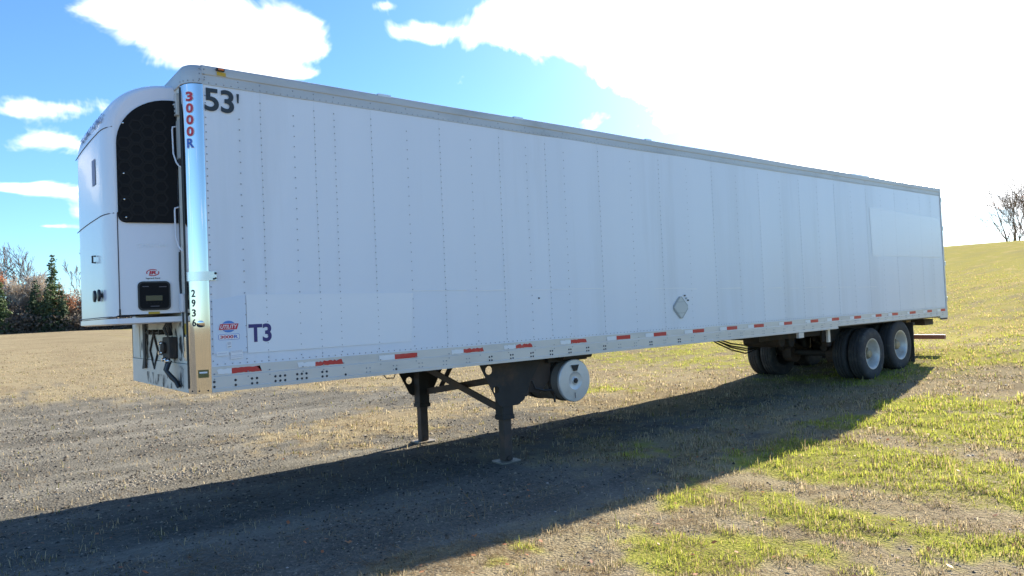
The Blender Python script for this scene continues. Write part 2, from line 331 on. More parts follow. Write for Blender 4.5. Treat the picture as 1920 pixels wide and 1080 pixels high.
def grid_axis(lo, hi, step, far_lo, far_hi, growth=1.16):
    a = list(np.arange(lo, hi, step)); s = step; x = a[-1]
    while x < far_hi: s = min(s * growth, 14); x += s; a.append(x)
    s = step; x = a[0]; pre = []
    while x > far_lo: s = min(s * growth, 14); x -= s; pre.append(x)
    return np.array(pre[::-1] + a)
def terrain():
    gx = grid_axis(-4, 17, 0.09, -420, 700); gy = grid_axis(-6.5, 7, 0.09, -420, 620)
    X, Y = np.meshgrid(gx, gy, indexing='ij'); Z = zg(X, Y)
    V = np.stack([X.ravel(), Y.ravel(), Z.ravel()], 1); ny = len(gy); nx = len(gx)
    I = (np.arange(nx - 1)[:, None] * ny + np.arange(ny - 1)[None, :]).ravel()
    F = np.stack([I, I + ny, I + ny + 1, I + 1], 1)
    d, g = cover(X.ravel(), Y.ravel()); C = np.stack([d, g, 0.75 * g * (1 - ss(11, 17, X.ravel())), 0 * d + 1], 1)
    o = np_mesh('ground', V, F, M['ground'], C, 'cover', True); o['kind'] = 'structure'; link(o)
    o['label'] = 'gravel yard and grassy field rising to a hill'
terrain()

# ------------------------------------------------------------------ mesh helpers for built objects
class MB:
    def __init__(s): s.v = []; s.f = []
    def add(s, vs, fs):
        b = len(s.v); s.v += [tuple(p) for p in vs]; s.f += [tuple(i + b for i in f) for f in fs]; return s
    def box(s, x0, x1, y0, y1, z0, z1):
        return s.add([(x0, y0, z0), (x1, y0, z0), (x1, y1, z0), (x0, y1, z0), (x0, y0, z1), (x1, y0, z1), (x1, y1, z1), (x0, y1, z1)],
                     [(0, 3, 2, 1), (4, 5, 6, 7), (0, 1, 5, 4), (1, 2, 6, 5), (2, 3, 7, 6), (3, 0, 4, 7)])
    def tube(s, pts, r, n=8, cap=True):
        pts = [Vector(p) for p in pts]; rings = []; rr = r if isinstance(r, (list, tuple)) else [r] * len(pts)
        for i, p in enumerate(pts):
            t = (pts[min(i + 1, len(pts) - 1)] - pts[max(i - 1, 0)]).normalized()
            u = t.orthogonal().normalized() if i == 0 else (u - t * u.dot(t)).normalized()
            w = t.cross(u); rings.append([p + (u * math.cos(a) + w * math.sin(a)) * rr[i] for a in [2 * math.pi * k / n for k in range(n)]])
        vs = [q for r_ in rings for q in r_]; fs = []
        for i in range(len(pts) - 1):
            for k in range(n): fs.append((i * n + k, i * n + (k + 1) % n, (i + 1) * n + (k + 1) % n, (i + 1) * n + k))
        if cap: fs.append(tuple(range(n))[::-1]); fs.append(tuple(range((len(pts) - 1) * n, len(pts) * n)))
        return s.add(vs, fs)
    def bar(s, a, b, w, h, up=(0, 0, 1)):
        a = Vector(a); b = Vector(b); t = (b - a).normalized(); u = Vector(up); u = (u - t * u.dot(t)).normalized(); q = t.cross(u)
        vs = [p + q * (w / 2 * i) + u * (h / 2 * j) for p in (a, b) for i, j in ((-1, -1), (1, -1), (1, 1), (-1, 1))]
        return s.add(vs, [(0, 1, 2, 3), (7, 6, 5, 4), (0, 4, 5, 1), (1, 5, 6, 2), (2, 6, 7, 3), (3, 7, 4, 0)])
    def lathe(s, prof, c, axis='y', n=28):
        vs = []; fs = []
        for (r, t) in prof:
            for k in range(n):
                a = 2 * math.pi * k / n; p, q = r * math.cos(a), r * math.sin(a)
                vs.append((c[0] + p, c[1] + t, c[2] + q) if axis == 'y' else ((c[0] + t, c[1] + p, c[2] + q) if axis == 'x' else (c[0] + p, c[1] + q, c[2] + t)))
        for i in range(len(prof) - 1):
            for k in range(n): fs.append((i * n + k, i * n + (k + 1) % n, (i + 1) * n + (k + 1) % n, (i + 1) * n + k))
        fs.append(tuple(range(n))[::-1]); m_ = (len(prof) - 1) * n; fs.append(tuple(range(m_, m_ + n)))
        return s.add(vs, fs)
    def prism(s, poly, y0, y1, plane='xz'):
        n = len(poly)
        def P(a, b, t): return (a, t, b) if plane == 'xz' else ((t, a, b) if plane == 'yz' else (a, b, t))
        vs = [P(a, b, y0) for a, b in poly] + [P(a, b, y1) for a, b in poly]
        fs = [tuple(range(n))[::-1], tuple(range(n, 2 * n))] + [(i, (i + 1) % n, n + (i + 1) % n, n + i) for i in range(n)]
        return s.add(vs, fs)
    def dome(s, c, nrm, r, h, n=6):
        c = Vector(c); nn = Vector(nrm).normalized(); u = nn.orthogonal().normalized(); w = nn.cross(u)
        vs = [c + (u * math.cos(a) + w * math.sin(a)) * r for a in [2 * math.pi * k / n for k in range(n)]] + [c + nn * h * .8 + (u * math.cos(a) + w * math.sin(a)) * r * .6 for a in [2 * math.pi * k / n for k in range(n)]] + [c + nn * h]
        fs = [(k, (k + 1) % n, n + (k + 1) % n, n + k) for k in range(n)] + [(n + k, n + (k + 1) % n, 2 * n) for k in range(n)]
        return s.add(vs, fs)
    def build(s, name, mat_, parent=None, smooth=None, bevel=0.0, kind=None, label=None):
        me = bpy.data.meshes.new(name); me.from_pydata(s.v, [], s.f)
        bm = bmesh.new(); bm.from_mesh(me); bmesh.ops.recalc_face_normals(bm, faces=bm.faces)
        if bevel: bmesh.ops.bevel(bm, geom=list(bm.edges), offset=bevel, segments=2, affect='EDGES', profile=0.7)
        bm.to_mesh(me); bm.free(); me.materials.append(M[mat_] if isinstance(mat_, str) else mat_)
        if smooth is not None:
            me.polygons.foreach_set('use_smooth', [True] * len(me.polygons)); me.set_sharp_from_angle(angle=math.radians(smooth))
        o = bpy.data.objects.new(name, me); link(o, parent)
        if parent is not None and parent.type == 'EMPTY': o.location = -Vector(parent.location)
        if kind: o['kind'] = kind
        if label: o['label'] = label
        return o
def thing(name, label, cat, loc, group=None):
    o = bpy.data.objects.new(name, None); o.empty_display_size = 0.2; COL.objects.link(o); o.location = loc
    o['label'] = label; o['category'] = cat
    if group: o['group'] = group
    return o
def text_mb(body, fn, offset=0.0, box=None, spacing=1.0, shear=0.0):
    """lettering as a mesh; fn maps unit text coordinates (0..1, 0..1) to space"""
    cu = bpy.data.curves.new('lettering', 'FONT'); cu.body = body; cu.size = 1; cu.offset = offset; cu.space_character = spacing; cu.shear = shear; cu.resolution_u = 6
    ob = bpy.data.objects.new('lettering', cu); COL.objects.link(ob); bpy.context.view_layer.update()
    me = bpy.data.meshes.new_from_object(ob.evaluated_get(bpy.context.evaluated_depsgraph_get()))
    bpy.data.objects.remove(ob); bpy.data.curves.remove(cu)
    vs = [v.co.copy() for v in me.vertices]; fs = [tuple(p.vertices) for p in me.polygons]; bpy.data.meshes.remove(me)
    x0 = min(v.x for v in vs); x1 = max(v.x for v in vs); y0 = min(v.y for v in vs); y1 = max(v.y for v in vs)
    m = MB(); m.add([fn((v.x - x0) / (x1 - x0), (v.y - y0) / (y1 - y0)) for v in vs], fs); return m

# ------------------------------------------------------------------ the trailer
# x runs from nose to rear, y = 0 is the near side wall, z is height
LEN = 16.15; WID = 2.6; ZB = 1.08; ZR = 1.305; ZP = 3.835; ZT = 4.005; CR = 0.14
T = thing('semi_trailer', 'long white refrigerated semi trailer parked on its landing gear on gravel and grass', 'trailer', (8.0, 1.3, 0.0))

def build_box():
    # side wall: sheets between riveted seams
    seams = [0.145, 0.66, 1.19, 1.81, 2.65, 3.48, 4.20, 5.13, 6.35, 7.59, 8.85, 10.09, 11.32, 12.55, 13.8, 15.0, 16.09]
    for i in range(len(seams) - 1):
        a, b = seams[i] + 0.0004, seams[i + 1] - 0.0004; dy = random.uniform(-.0004, .0004)
        m = MB(); n = 6
        # a very slight oil-canning between the seams
        vs = []; fs = []; bul = random.uniform(-.004, .006)
        for k in range(n + 1):
            t = k / n; x = a + (b - a) * t; yy = dy - bul * 4 * t * (1 - t)
            vs += [(x, yy, ZR - .01), (x, yy, ZP + .01), (x, 0.03, ZR - .01), (x, 0.03, ZP + .01)]
        for k in range(n):
            q = 4 * k; fs += [(q, q + 4, q + 5, q + 1), (q + 2, q + 3, q + 7, q + 6), (q, q + 2, q + 6, q + 4), (q + 1, q + 5, q + 7, q + 3)]
        fs += [(0, 1, 3, 2), (4 * n, 4 * n + 2, 4 * n + 3, 4 * n + 1)]
        m.add(vs, fs).build('side_panel', 'panel' if i % 3 else 'panel_b', T, smooth=30)
    MB().box(0.15, 16.09, 0.032, 0.06, ZR - .05, ZP + .05).build('side_lining', 'panel', T)
    # far wall, roof, floor
    MB().box(0.15, 16.09, WID - .06, WID, ZR - .2, ZT - .02).build('far_side_wall', 'panel', T)
    MB().box(0.10, 16.10, 0.06, WID - .065, ZT - .07, ZT - .012).build('roof', 'roof', T)
    MB().box(0.16, 16.05, 0.03, WID - .065, ZB + .06, ZB + .14).build('floor', 'under', T)
    # top rail: flange, step and rounded upper bead, drawn along x
    prof = [(0.0, 3.832), (-0.006, 3.832), (-0.007, 3.915), (-0.013, 3.925), (-0.015, 3.985), (-0.010, 4.000), (0.004, 4.006), (0.03, 4.004), (0.05, 3.99), (0.05, 3.832)]
    m = MB(); n = len(prof); st = [CR] + [0.5 + 0.31 * i for i in range(1, 50)] + [LEN - .05]
    m.v = [(x, y, z + .0035 * math.sin(x * 1.7) * (z > 3.99)) for x in st for y, z in prof]
    m.f = [(i * n + k, i * n + (k + 1) % n, (i + 1) * n + (k + 1) % n, (i + 1) * n + k) for i in range(len(st) - 1) for k in range(n)]
    m.f += [tuple(range(n)), tuple(range((len(st) - 1) * n, len(st) * n))]
    tr = m.build('top_rail', 'rail_top', T)
    for x0, x1 in ((1.9, 2.05), (3.72, 3.86), (6.1, 6.22), (12.0, 12.7)):
        MB().box(x0, x1, -0.017, 0.03, 3.985, 4.012).build('roof_edge_lip', 'roof', tr)
    MB().box(0.15, 16.09, WID - .05, WID + .012, ZP - .02, ZT).build('far_top_rail', 'rail_top', T)
    # bottom rail: tape ledge above, deeper flange below, cut back over the bogie
    def railseg(x0, x1, zb):
        p = [(0.03, ZR), (-0.004, ZR), (-0.006, 1.222), (-0.012, 1.216), (-0.013, zb + .035), (-0.018, zb + .03), (-0.018, zb), (0.03, zb)]
        return MB().prism(p, x0, x1, 'yz')
    br = railseg(CR + .006, 11.18, ZB).build('bottom_rail', 'rail', T)
    railseg(11.18, 15.72, ZB + .045).build('bottom_rail', 'rail', T)
    railseg(15.72, LEN - .04, ZB).build('bottom_rail', 'rail', T)
    MB().box(0.15, 16.09, WID - .05, WID + .012, ZB + .02, ZR).build('far_bottom_rail', 'rail', T)
    # rivets of the seams and rails: tiny, one joined part each
    rows = [.165, .46, .66, .98, 1.19, 1.40, 1.81, 2.23, 2.65, 3.07, 3.48, 3.89, 4.20, 4.51, 5.13, 5.75, 6.35, 6.97, 7.59, 8.22, 8.85, 9.47, 10.09, 10.7, 11.32, 11.94, 12.55, 13.17, 13.8, 14.4, 15.0, 15.55]
    dense = {.165, .66, 1.19, 1.40, 1.81, 2.65, 3.48, 4.20, 5.13, 6.35, 7.59, 8.85, 10.09, 11.32, 12.55, 13.8, 15.0}
    m = MB()
    for x in rows:
        stp = 0.066 if x in dense else 0.1
        for k in range(int((ZP - ZR - .06) / stp)):
            if x == .46 and 3.58 < ZR + .05 + k * stp: continue
            m.dome((x + random.uniform(-.002, .002), -0.004, ZR + .05 + k * stp), (0, -1, 0), 0.0064, 0.005)
        m.dome((x, -0.007, 3.895), (0, -1, 0), 0.007, 0.005)
        for z in (1.195, 1.24): m.dome((x + .004, -0.0125, z), (0, -1, 0), 0.007, 0.005)
    k = 0.2
    while k < 16.05:
        m.dome((k, -0.0065, 3.848), (0, -1, 0), 0.006, 0.005); m.dome((k, -0.0035, ZR + .018), (0, -1, 0), 0.0062, 0.005); k += 0.066
    m.build('rivets', 'rivet', T, kind='stuff')
    # bolt clusters of the cross members
    m = MB(); groups = [(.165, 1), (.35, 1), (.52, 2), (.76, 3), (.97, 3), (1.20, 2)]
    for x, n in groups:
        for i in range(n):
            for z in (1.128, 1.172): m.dome((x + (i - (n - 1) / 2) * .046, -0.0125, z), (0, -1, 0), 0.0125, 0.008, 7)
    m.dome((1.42, -.0125, 1.125), (0, -1, 0), .013, .008, 7); m.dome((1.99, -.0125, 1.13), (0, -1, 0), .013, .008, 7)
    x = 3.22
    while x < 5.2:
        for i in (-1, 1):
            for z in (1.125, 1.165): m.dome((x + i * .017, -0.0125, z + random.uniform(-.002, .002)), (0, -1, 0), 0.0115, 0.008, 7)
        x += .311
    for x in (6.0, 6.62): 
        for i in (-1, 1):
            for z in (1.125, 1.16): m.dome((x + i * .02, -0.0125, z), (0, -1, 0), 0.012, 0.008, 7)
    m.build('rail_bolts', 'bolt', T, kind='stuff')
    m = MB(); x = 1.67
    while x < 15.9:
        zo = 0.0 if x < 11.1 else 0.035
        if not (3.1 < x < 5.2):
            for i in (-1, 1):
                for z in (1.128, 1.168): m.dome((x + i * .02, -0.0125, z + zo), (0, -1, 0), 0.0078, 0.006)
        x += .3085
    m.build('rail_rivets', 'rivet', T, kind='stuff')
    # reflective tape: white then red strips, some torn
    tape = [(0.19, 0.32, 0.6), (0.93, 1.11, 1.41), (1.8, 1.98, 2.26), (2.69, 2.85, 3.14), (3.42, 3.6, 3.87), (4.31, 4.49, 4.78), (5.14, 5.32, 5.6), (5.9, 6.07, 6.35), (6.75, 6.94, 7.22), (7.6, 7.78, 8.06), (8.35, 8.51, 8.8), (9.24, 9.39, 9.65), (10.07, 10.24, 10.51), (10.81, 10.98, 11.25), (11.65, 11.81, 12.09), (12.51, 12.68, 12.94), (13.22, 13.39, 13.66), (14.09, 14.2, 14.5), (14.87, 15.07, 15.32), (15.6, 15.78, 16.04)]
    for i, (a, b, c) in enumerate(tape):
        z0, z1 = 1.232, 1.284; torn = i in (0, 1, 3, 4, 5)
        def strip(x0, x1, jag0, jag1, top):
            n = max(4, int((x1 - x0) / .018)); lo = [(x0 + (x1 - x0) * k / n, z0 + (random.uniform(0, .006) if torn else 0)) for k in range(n + 1)]
            hi = [(x0 + (x1 - x0) * k / n, z1 - (abs(random.gauss(0, .009)) * top)) for k in range(n + 1)]
            lo[0] = (x0 + jag0, lo[0][1]); hi[-1] = (x1 - jag1, hi[-1][1])
            return lo + hi[::-1]
        for x0, x1, mt, top in ((a, b, 'white_tape', .6 if torn else .15), (b, c - .008, 'red', 1.2 if i in (1, 3, 4) else (.35 if torn else .12))):
            poly = strip(x0, x1, random.uniform(0, .02) if (mt != 'red' and torn) else 0, .05 if (i == 0 and mt == 'red') else (.02 if torn and mt == 'red' else 0), top)
            nn = len(poly) // 2
            vs = [(x, -0.0085, z) for x, z in poly]; fs = [(k, k + 1, 2 * nn - 2 - k, 2 * nn - 1 - k) for k in range(nn - 1)]
            MB().add(vs, fs).build('reflective_strip', mt, T)
    # marks where old lettering was removed
    MB().add([(0.47, -.0055, 1.405), (2.19, -.0055, 1.405), (2.235, -.0055, 1.92), (0.47, -.0055, 1.94)], [(0, 1, 2, 3)]).build('clean_patch', 'patch', T)
    MB().add([(0.17, -.0052, 1.42), (0.465, -.0052, 1.42), (0.465, -.0052, 1.935), (0.17, -.0052, 1.90)], [(0, 1, 2, 3)]).build('film_patch', 'patch_dark', T)
    MB().add([(12.70, -.0055, 2.44), (16.02, -.0055, 2.44), (16.02, -.0055, 3.32), (12.68, -.0055, 3.40)], [(0, 1, 2, 3)]).build('clean_patch', 'patch', T)
    x = 0.25
    while x < 13:
        l = random.uniform(.15, .9); z = 1.965 - .012 * x + random.uniform(-.006, .006)
        if random.random() < .65: MB().add([(x, -.0058, z), (x + l, -.0058, z - .004), (x + l * .9, -.0058, z + random.uniform(.004, .012)), (x + .1 * l, -.0058, z + .006)], [(0, 1, 2, 3)]).build('scuff_mark', 'scuff', T)
        x += l * random.uniform(.8, 1.5)
    MB().dome((4.0, -.003, 1.82), (0, -1, 0), .012, .01).build('plug', 'black', T)
    # rear frame with door and hinges
    rf = MB().box(LEN - .055, LEN, -.012, .10, ZB + .012, ZT + .004).build('rear_post', 'rail', T, bevel=.006)
    MB().box(LEN - .055, LEN, WID - .10, WID + .012, ZB + .012, ZT + .004).build('rear_post', 'rail', T, bevel=.006)
    MB().box(LEN - .053, LEN - .002, .10, WID - .10, ZT - .16, ZT + .002).build('rear_header', 'rail', T)
    MB().box(LEN - .053, LEN + .02, .10, WID - .10, ZB, ZR - .02).build('rear_sill', 'rail', T)
    for y0, y1 in ((.104, 1.297), (1.303, WID - .104)):
        d = MB().box(LEN - .045, LEN + .01, y0, y1, ZR - .015, ZT - .165).build('rear_door', 'panel', T, bevel=.005)
        yk = 1.22 if y0 < 1 else 1.38
        MB().tube([(LEN + .03, yk, ZR - .05), (LEN + .03, yk, ZT - .12)], .014).build('lock_rod', 'steel', d)
        for z in (1.5, 2.3, 3.1, 3.75):
            yh = -.02 if y0 < 1 else WID - .02
            MB().box(LEN + .001, LEN + .035, yh, yh + .09, z - .05, z + .05).build('hinge', 'steel', d, bevel=.006)
    MB().box(15.78, 16.10, -.016, .02, ZB - .035, ZB - .002).build('rear_corner_plate', 'dark_steel', T)
    # nose: polished corner posts, front wall, top cap
    def post(yc, sgn, name):
        n = 14; m = MB(); r = CR
        pts = [(CR + .008, yc - sgn * (r + .004))] + [(CR - r * math.sin(a), yc - sgn * r * math.cos(a)) for a in [math.pi / 2 * k / n for k in range(n + 1)]] + [(-.004, yc + sgn * .02)]
        inn = [(CR - (r - .02) * math.sin(a), yc - sgn * (r - .02) * math.cos(a)) for a in [math.pi / 2 * k / n for k in range(n + 1)]]
        poly = pts + inn[::-1]
        vs = []
        zs = [ZB - .004, 1.4, 1.8, 2.2, 2.6, 3.0, 3.4, 3.836]
        for z in zs: vs += [(x, y, z) for x, y in poly]
        k = len(poly); fs = [(i * k + j, i * k + (j + 1) % k, (i + 1) * k + (j + 1) % k, (i + 1) * k + j) for i in range(len(zs) - 1) for j in range(k)]
        fs += [tuple(range(k)), tuple(range((len(zs) - 1) * k, len(zs) * k))]
        return m.add(vs, fs).build(name, 'chrome', T, smooth=35)
    p1 = post(CR, 1, 'corner_post'); post(WID - CR, -1, 'corner_post')
    # rounded top cap along the nose
    m = MB(); pl = []
    n = 10; r = CR + .012
    path = [(CR - r * math.sin(a), CR - r * math.cos(a)) for a in [math.pi / 2 * k / n for k in range(n + 1)]]
    path += [(-.012, y) for y in (.5, 1.0, 1.6, 2.1)] + [(CR - r * math.cos(a), WID - CR + r * math.sin(a)) for a in [math.pi / 2 * k / n for k in range(n + 1)]]
    cx, cy = .3, 1.3
    vs = []; prof2 = [(0, 3.834), (0, 3.93), (.006, 3.97), (.022, 3.998), (.05, 4.012), (.09, 4.016)]
    for (x, y) in path:
        q = Vector((CR if y < CR or y > WID - CR else CR, min(max(y, CR), WID - CR))) - Vector((x, y)); q.normalize()
        for d_, z in prof2: vs.append((x + q.x * d_, y + q.y * d_, z))
    k = len(prof2); fs = [(i * k + j, i * k + j + 1, (i + 1) * k + j + 1, (i + 1) * k + j) for i in range(len(path) - 1) for j in range(k - 1)]
    m.add(vs, fs); m.build('nose_cap', 'rail_top', T, smooth=40)
    m = MB()
    for (x, y) in path[1:10:2]:
        nr = Vector((x - CR, y - CR, 0)).normalized()
        m.dome((x, y, 3.855), nr, .007, .005); 
    for z in (3.87, 3.92, 3.965): m.dome((CR + .02, -.017, z), (0, -1, 0), .007, .005); m.dome((CR - .02, -.012, z), (0, -1, 0), .007, .005)
    m.build('cap_rivets', 'rivet', T, kind='stuff')
    # front wall sheets
    for y0, y1 in ((.165, .60), (.604, 1.30), (1.304, 2.0), (2.004, WID - .165)):
        MB().box(.0, .04, y0, y1, 1.34, 3.84).build('front_panel', 'front', T)
    MB().box(-.006, .04, .162, WID - .162, ZB, 1.335).build('front_rail', 'rail', T, bevel=.004)
    MB().box(.05, .9, .2, WID - .2, ZB + .004, ZB + .03).build('upper_coupler', 'dark_steel', T)
    # grease drips and stains with shapes of their own
    random.seed(3)
    def blot(y0, y1, z0, z1, n, name='grease_stain', x=-.0085):
        top = []; bot = []
        for k in range(n + 1):
            t = k / n; top.append((y0 + (y1 - y0) * t + random.uniform(-.01, .01), z1 - random.random() * .2 * (z1 - z0))); bot.append((y0 + (y1 - y0) * t, z0 + random.random() * .15 * (z1 - z0)))
        vs = [(x, a, b) for a, b in bot] + [(x, a, b) for a, b in top]; fs = [(k, k + 1, n + 2 + k, n + 1 + k) for k in range(n)]
        MB().add(vs, fs).build(name, 'stain', T)
    blot(.70, 1.75, ZB + .004, ZB + .15, 5); blot(.22, .9, 1.36, 1.72, 8, x=-.0025); blot(1.55, 2.0, 1.3, 1.7, 8, x=-.0028); blot(.30, .42, ZB + .02, ZB + .24, 6); blot(.35, .75, 1.34, 1.60, 9, x=-.003); blot(.55, .60, 1.10, 1.2, 4)
    # cross members under the floor
    for i in range(40):
        x = 1.25 + i * .3085
        if x > 11.2: break
        MB().box(x - .02, x + .02, .03, WID - .07, ZB + .005, ZB + .058).build('cross_member', 'brown_steel', T)
    return p1
POST = build_box()

def side_text(body, x0, x1, z0, z1, mt, name, offset=0.0, y=-.0075, parent=T, **k):
    return text_mb(body, lambda u, v: (x0 + u * (x1 - x0), y, z0 + v * (z1 - z0)), offset, **k).build(name, mt, parent)
def post_text(ch, ang, z0, z1, w, mt, name, off=0.0, lift=.003, ox=0.0):
    r = CR + lift
    def fn(u, v):
        a = ang + ((u - .5) * w + ox) / r          # angle from the front direction (-x) towards the side (-y)
        return (CR - r * math.cos(a), CR - r * math.sin(a), z0 + v * (z1 - z0))
    return text_mb(ch, fn, off).build(name, mt, POST)
def lettering():
    side_text('53', .158, .418, 3.595, 3.805, 'ink', 'fleet_lettering', .022, spacing=.95)
    MB().add([(.442, -.0075, 3.785), (.466, -.0075, 3.785), (.460, -.0075, 3.70), (.447, -.0075, 3.70)], [(0, 1, 2, 3)]).build('fleet_lettering', 'ink', T)
    side_text('T3', .482, .694, 1.50, 1.668, 'navy', 'unit_lettering', .030, spacing=.97)
    # globe emblem
    cx, cz = .305, 1.655
    def ell(a, b, n=28): return [(cx + a * math.cos(2 * math.pi * k / n), cz + b * math.sin(2 * math.pi * k / n)) for k in range(n)]
    def flat(poly, y, mt, nm): return MB().add([(x, y, z) for x, z in poly], [tuple(range(len(poly)))]).build(nm, mt, T)
    flat(ell(.064, .052), -.0070, 'blue_vinyl', 'globe_emblem')
    for dz, w in ((.034, .045), (.044, .028), (-.036, .043), (-.045, .026)): flat([(cx - w, cz + dz), (cx + w, cz + dz), (cx + w * .95, cz + dz + .005), (cx - w * .95, cz + dz + .005)], -.0078, 'light_blue_vinyl', 'globe_emblem')
    def para(g, s): return [(cx - .083 - g, cz - .024 - g), (cx + .070 + g, cz - .024 - g), (cx + .086 + g, cz + .022 + g), (cx - .070 - g, cz + .022 + g)]
    flat(para(.006, 0), -.0085, 'white_vinyl', 'emblem_banner'); flat(para(.003, 0), -.0092, 'red_vinyl', 'emblem_banner')
    side_text('UTILITY', cx - .072, cx + .076, cz - .018, cz + .016, 'white_vinyl', 'emblem_lettering', .02, y=-.010, shear=.25)
    # model badge
    def rr(x0, x1, z0, z1, r, n=5):
        P = []
        for (px, pz, a0) in ((x1 - r, z1 - r, 0), (x0 + r, z1 - r, 90), (x0 + r, z0 + r, 180), (x1 - r, z0 + r, 270)):
            P += [(px + r * math.cos(math.radians(a0 + 90 * k / n)), pz + r * math.sin(math.radians(a0 + 90 * k / n))) for k in range(n + 1)]
        return P
    flat(rr(.215, .400, 1.537, 1.588, .012), -.0070, 'blue_vinyl', 'model_badge'); flat(rr(.218, .397, 1.540, 1.585, .010), -.0076, 'white_vinyl', 'model_badge')
    side_text('3000', .229, .345, 1.549, 1.577, 'red_vinyl', 'badge_lettering', .03, y=-.0085); side_text('R', .350, .385, 1.549, 1.577, 'blue_vinyl', 'badge_lettering', .03, y=-.0085)
    # plain stickers
    flat([(.287, 1.458), (.328, 1.462), (.325, 1.524), (.284, 1.520)], -.0072, 'white_vinyl', 'sticker')
    flat([(.292, 1.49), (.322, 1.493), (.320, 1.517), (.290, 1.514)], -.0079, 'faint_ink', 'sticker')
    flat([(.292, 1.470), (.322, 1.473), (.322, 1.477), (.292, 1.474)], -.0079, 'ink', 'sticker')
    flat([(.195, 1.395), (.300, 1.40), (.300, 1.438), (.195, 1.433)], -.0072, 'patch', 'sticker'); flat([(.315, 1.36), (.425, 1.366), (.425, 1.440), (.315, 1.434)], -.0072, 'white_vinyl', 'sticker')
    for z in (1.375, 1.390, 1.418, 1.428): flat([(.322, z), (.418, z + .004), (.418, z + .009), (.322, z + .005)], -.0079, 'faint_ink', 'sticker')
    flat([(.205, 1.412), (.285, 1.416), (.285, 1.424), (.205, 1.42)], -.0079, 'faint_ink', 'sticker')
    # lettering down the corner post
    a0 = math.radians(46)
    for i, ch in enumerate('3000R'):
        z1 = 3.755 - i * .1045
        post_text(ch, a0, z1 - .088, z1 + .006, .078, 'white_vinyl', 'post_lettering', .075, .002); post_text(ch, a0, z1 - .082, z1, .066, 'red_vinyl' if ch != 'R' else 'blue_vinyl', 'post_lettering', .03, .004)
    for i, ch in enumerate('2936'):
        z1 = 1.995 - i * .0865
        post_text(ch, math.radians(38), z1 - .066, z1, .038, 'ink', 'number_lettering', .022, .003)
    def curved(a0, a1, z0, z1, lift, mt, nm, n=6):
        r = CR + lift; vs = []
        for k in range(n + 1):
            a = math.radians(a0 + (a1 - a0) * k / n); vs += [(CR - r * math.cos(a), CR - r * math.sin(a), z) for z in (z0, z1)]
        return MB().add(vs, [(2 * k, 2 * k + 2, 2 * k + 3, 2 * k + 1) for k in range(n)]).build(nm, mt, POST, smooth=40)
    curved(48, 84, 1.215, 1.285, .003, 'olive', 'maker_plate'); curved(53, 79, 1.254, 1.268, .0045, 'white_vinyl', 'maker_plate')
    # polished hold-back band round the post
    r = CR + .011; vs = []; n = 10
    pts = [(CR - r * math.cos(math.radians(a)), CR - r * math.sin(math.radians(a))) for a in [12 + 78 * k / n for k in range(n + 1)]] + [(.215, -.013)]
    for x, y in pts:
        q = (Vector((CR, CR)) - Vector((x, y))).normalized() * .006 if x < CR else Vector((0, .006))
        vs += [(x, y, 2.072), (x, y, 2.152), (x + q.x, y + q.y, 2.152), (x + q.x, y + q.y, 2.072)]
    n2 = len(pts) - 1; m = MB().add(vs, [(4 * k + j, 4 * k + 4 + j, 4 * k + 4 + (j + 1) % 4, 4 * k + (j + 1) % 4) for k in range(n2) for j in range(4)] + [(0, 1, 2, 3), (4 * n2, 4 * n2 + 3, 4 * n2 + 2, 4 * n2 + 1)])
    b = m.build('hold_back_band', 'steel', T, smooth=30)
    MB().dome((.205, -.014, 2.135), (0, -1, 0), .012, .012, 8).dome((.205, -.014, 2.09), (0, -1, 0), .010, .010, 8).dome((.19, -.014, 2.085), (0, -1, 0), .010, .010, 8).build('band_bolt', 'bolt', b)
    # dent: a polished round boss where the sheet was pushed in
    c = (CR - (CR + .001) * math.cos(math.radians(62)), CR - (CR + .001) * math.sin(math.radians(62)), 1.685)
    MB().dome(c, (-math.cos(math.radians(62)), -math.sin(math.radians(62)), -.25), .036, .010, 14).build('dent', 'chrome', POST, smooth=60)
    for a in (20, 50, 80): 
        rr_ = CR + .001; MB().dome((CR - rr_ * math.cos(math.radians(a)), CR - rr_ * math.sin(math.radians(a)), 1.10), (-math.cos(math.radians(a)), -math.sin(math.radians(a)), 0), .008, .005).build('post_screw', 'bolt', POST)
    # marker lamp and yellow tag on the top rail
    lp = MB().box(.262, .335, -.04, -.012, 3.965, 3.988).build('marker_lamp', 'black', T, bevel=.004)
    MB().box(.275, .325, -.048, -.040, 3.969, 3.985).build('lamp_lens', 'amber', lp, bevel=.003)
    MB().add([(.27, -.0175, 3.928), (.35, -.0175, 3.926), (.35, -.0175, 3.958), (.27, -.0175, 3.96)], [(0, 1, 2, 3)]).build('yellow_tag', 'yellow', T)
    # flip placard holder on the side
    px, pz, a = 6.69, 1.617, .188
    dm = [(px, pz - a), (px + a * 1.02, pz), (px, pz + a), (px - a * 1.02, pz)]
    def cham(c=.16):
        P = []
        for i in range(4):
            p, q, s = Vector(dm[i - 1]), Vector(dm[i]), Vector(dm[(i + 1) % 4]); P += [tuple(q.lerp(p, c)), tuple(q.lerp(s, c))]
        return P
    ph = MB().prism(cham(), -.0075, -.014, 'xz').build('placard_holder', 'placard_edge', T)
    s_ = .84
    def sc(P, s): return [(px + (x - px) * s, pz + (z - pz) * s) for x, z in P]
    zc = .082
    MB().prism([(px - a * s_ * (1 - zc / (a * s_)), pz + zc), (px + a * s_ * (1 - zc / (a * s_)), pz + zc), (px, pz + a * s_)], -.0145, -.019).build('placard_leaf', 'placard', ph)
    MB().prism([(px - a * s_ * (1 - zc / (a * s_)), pz - zc), (px, pz - a * s_), (px + a * s_ * (1 - zc / (a * s_)), pz - zc)], -.0145, -.019).build('placard_leaf', 'placard', ph)
    w1 = a * s_ * (1 - (zc - .006) / (a * s_))
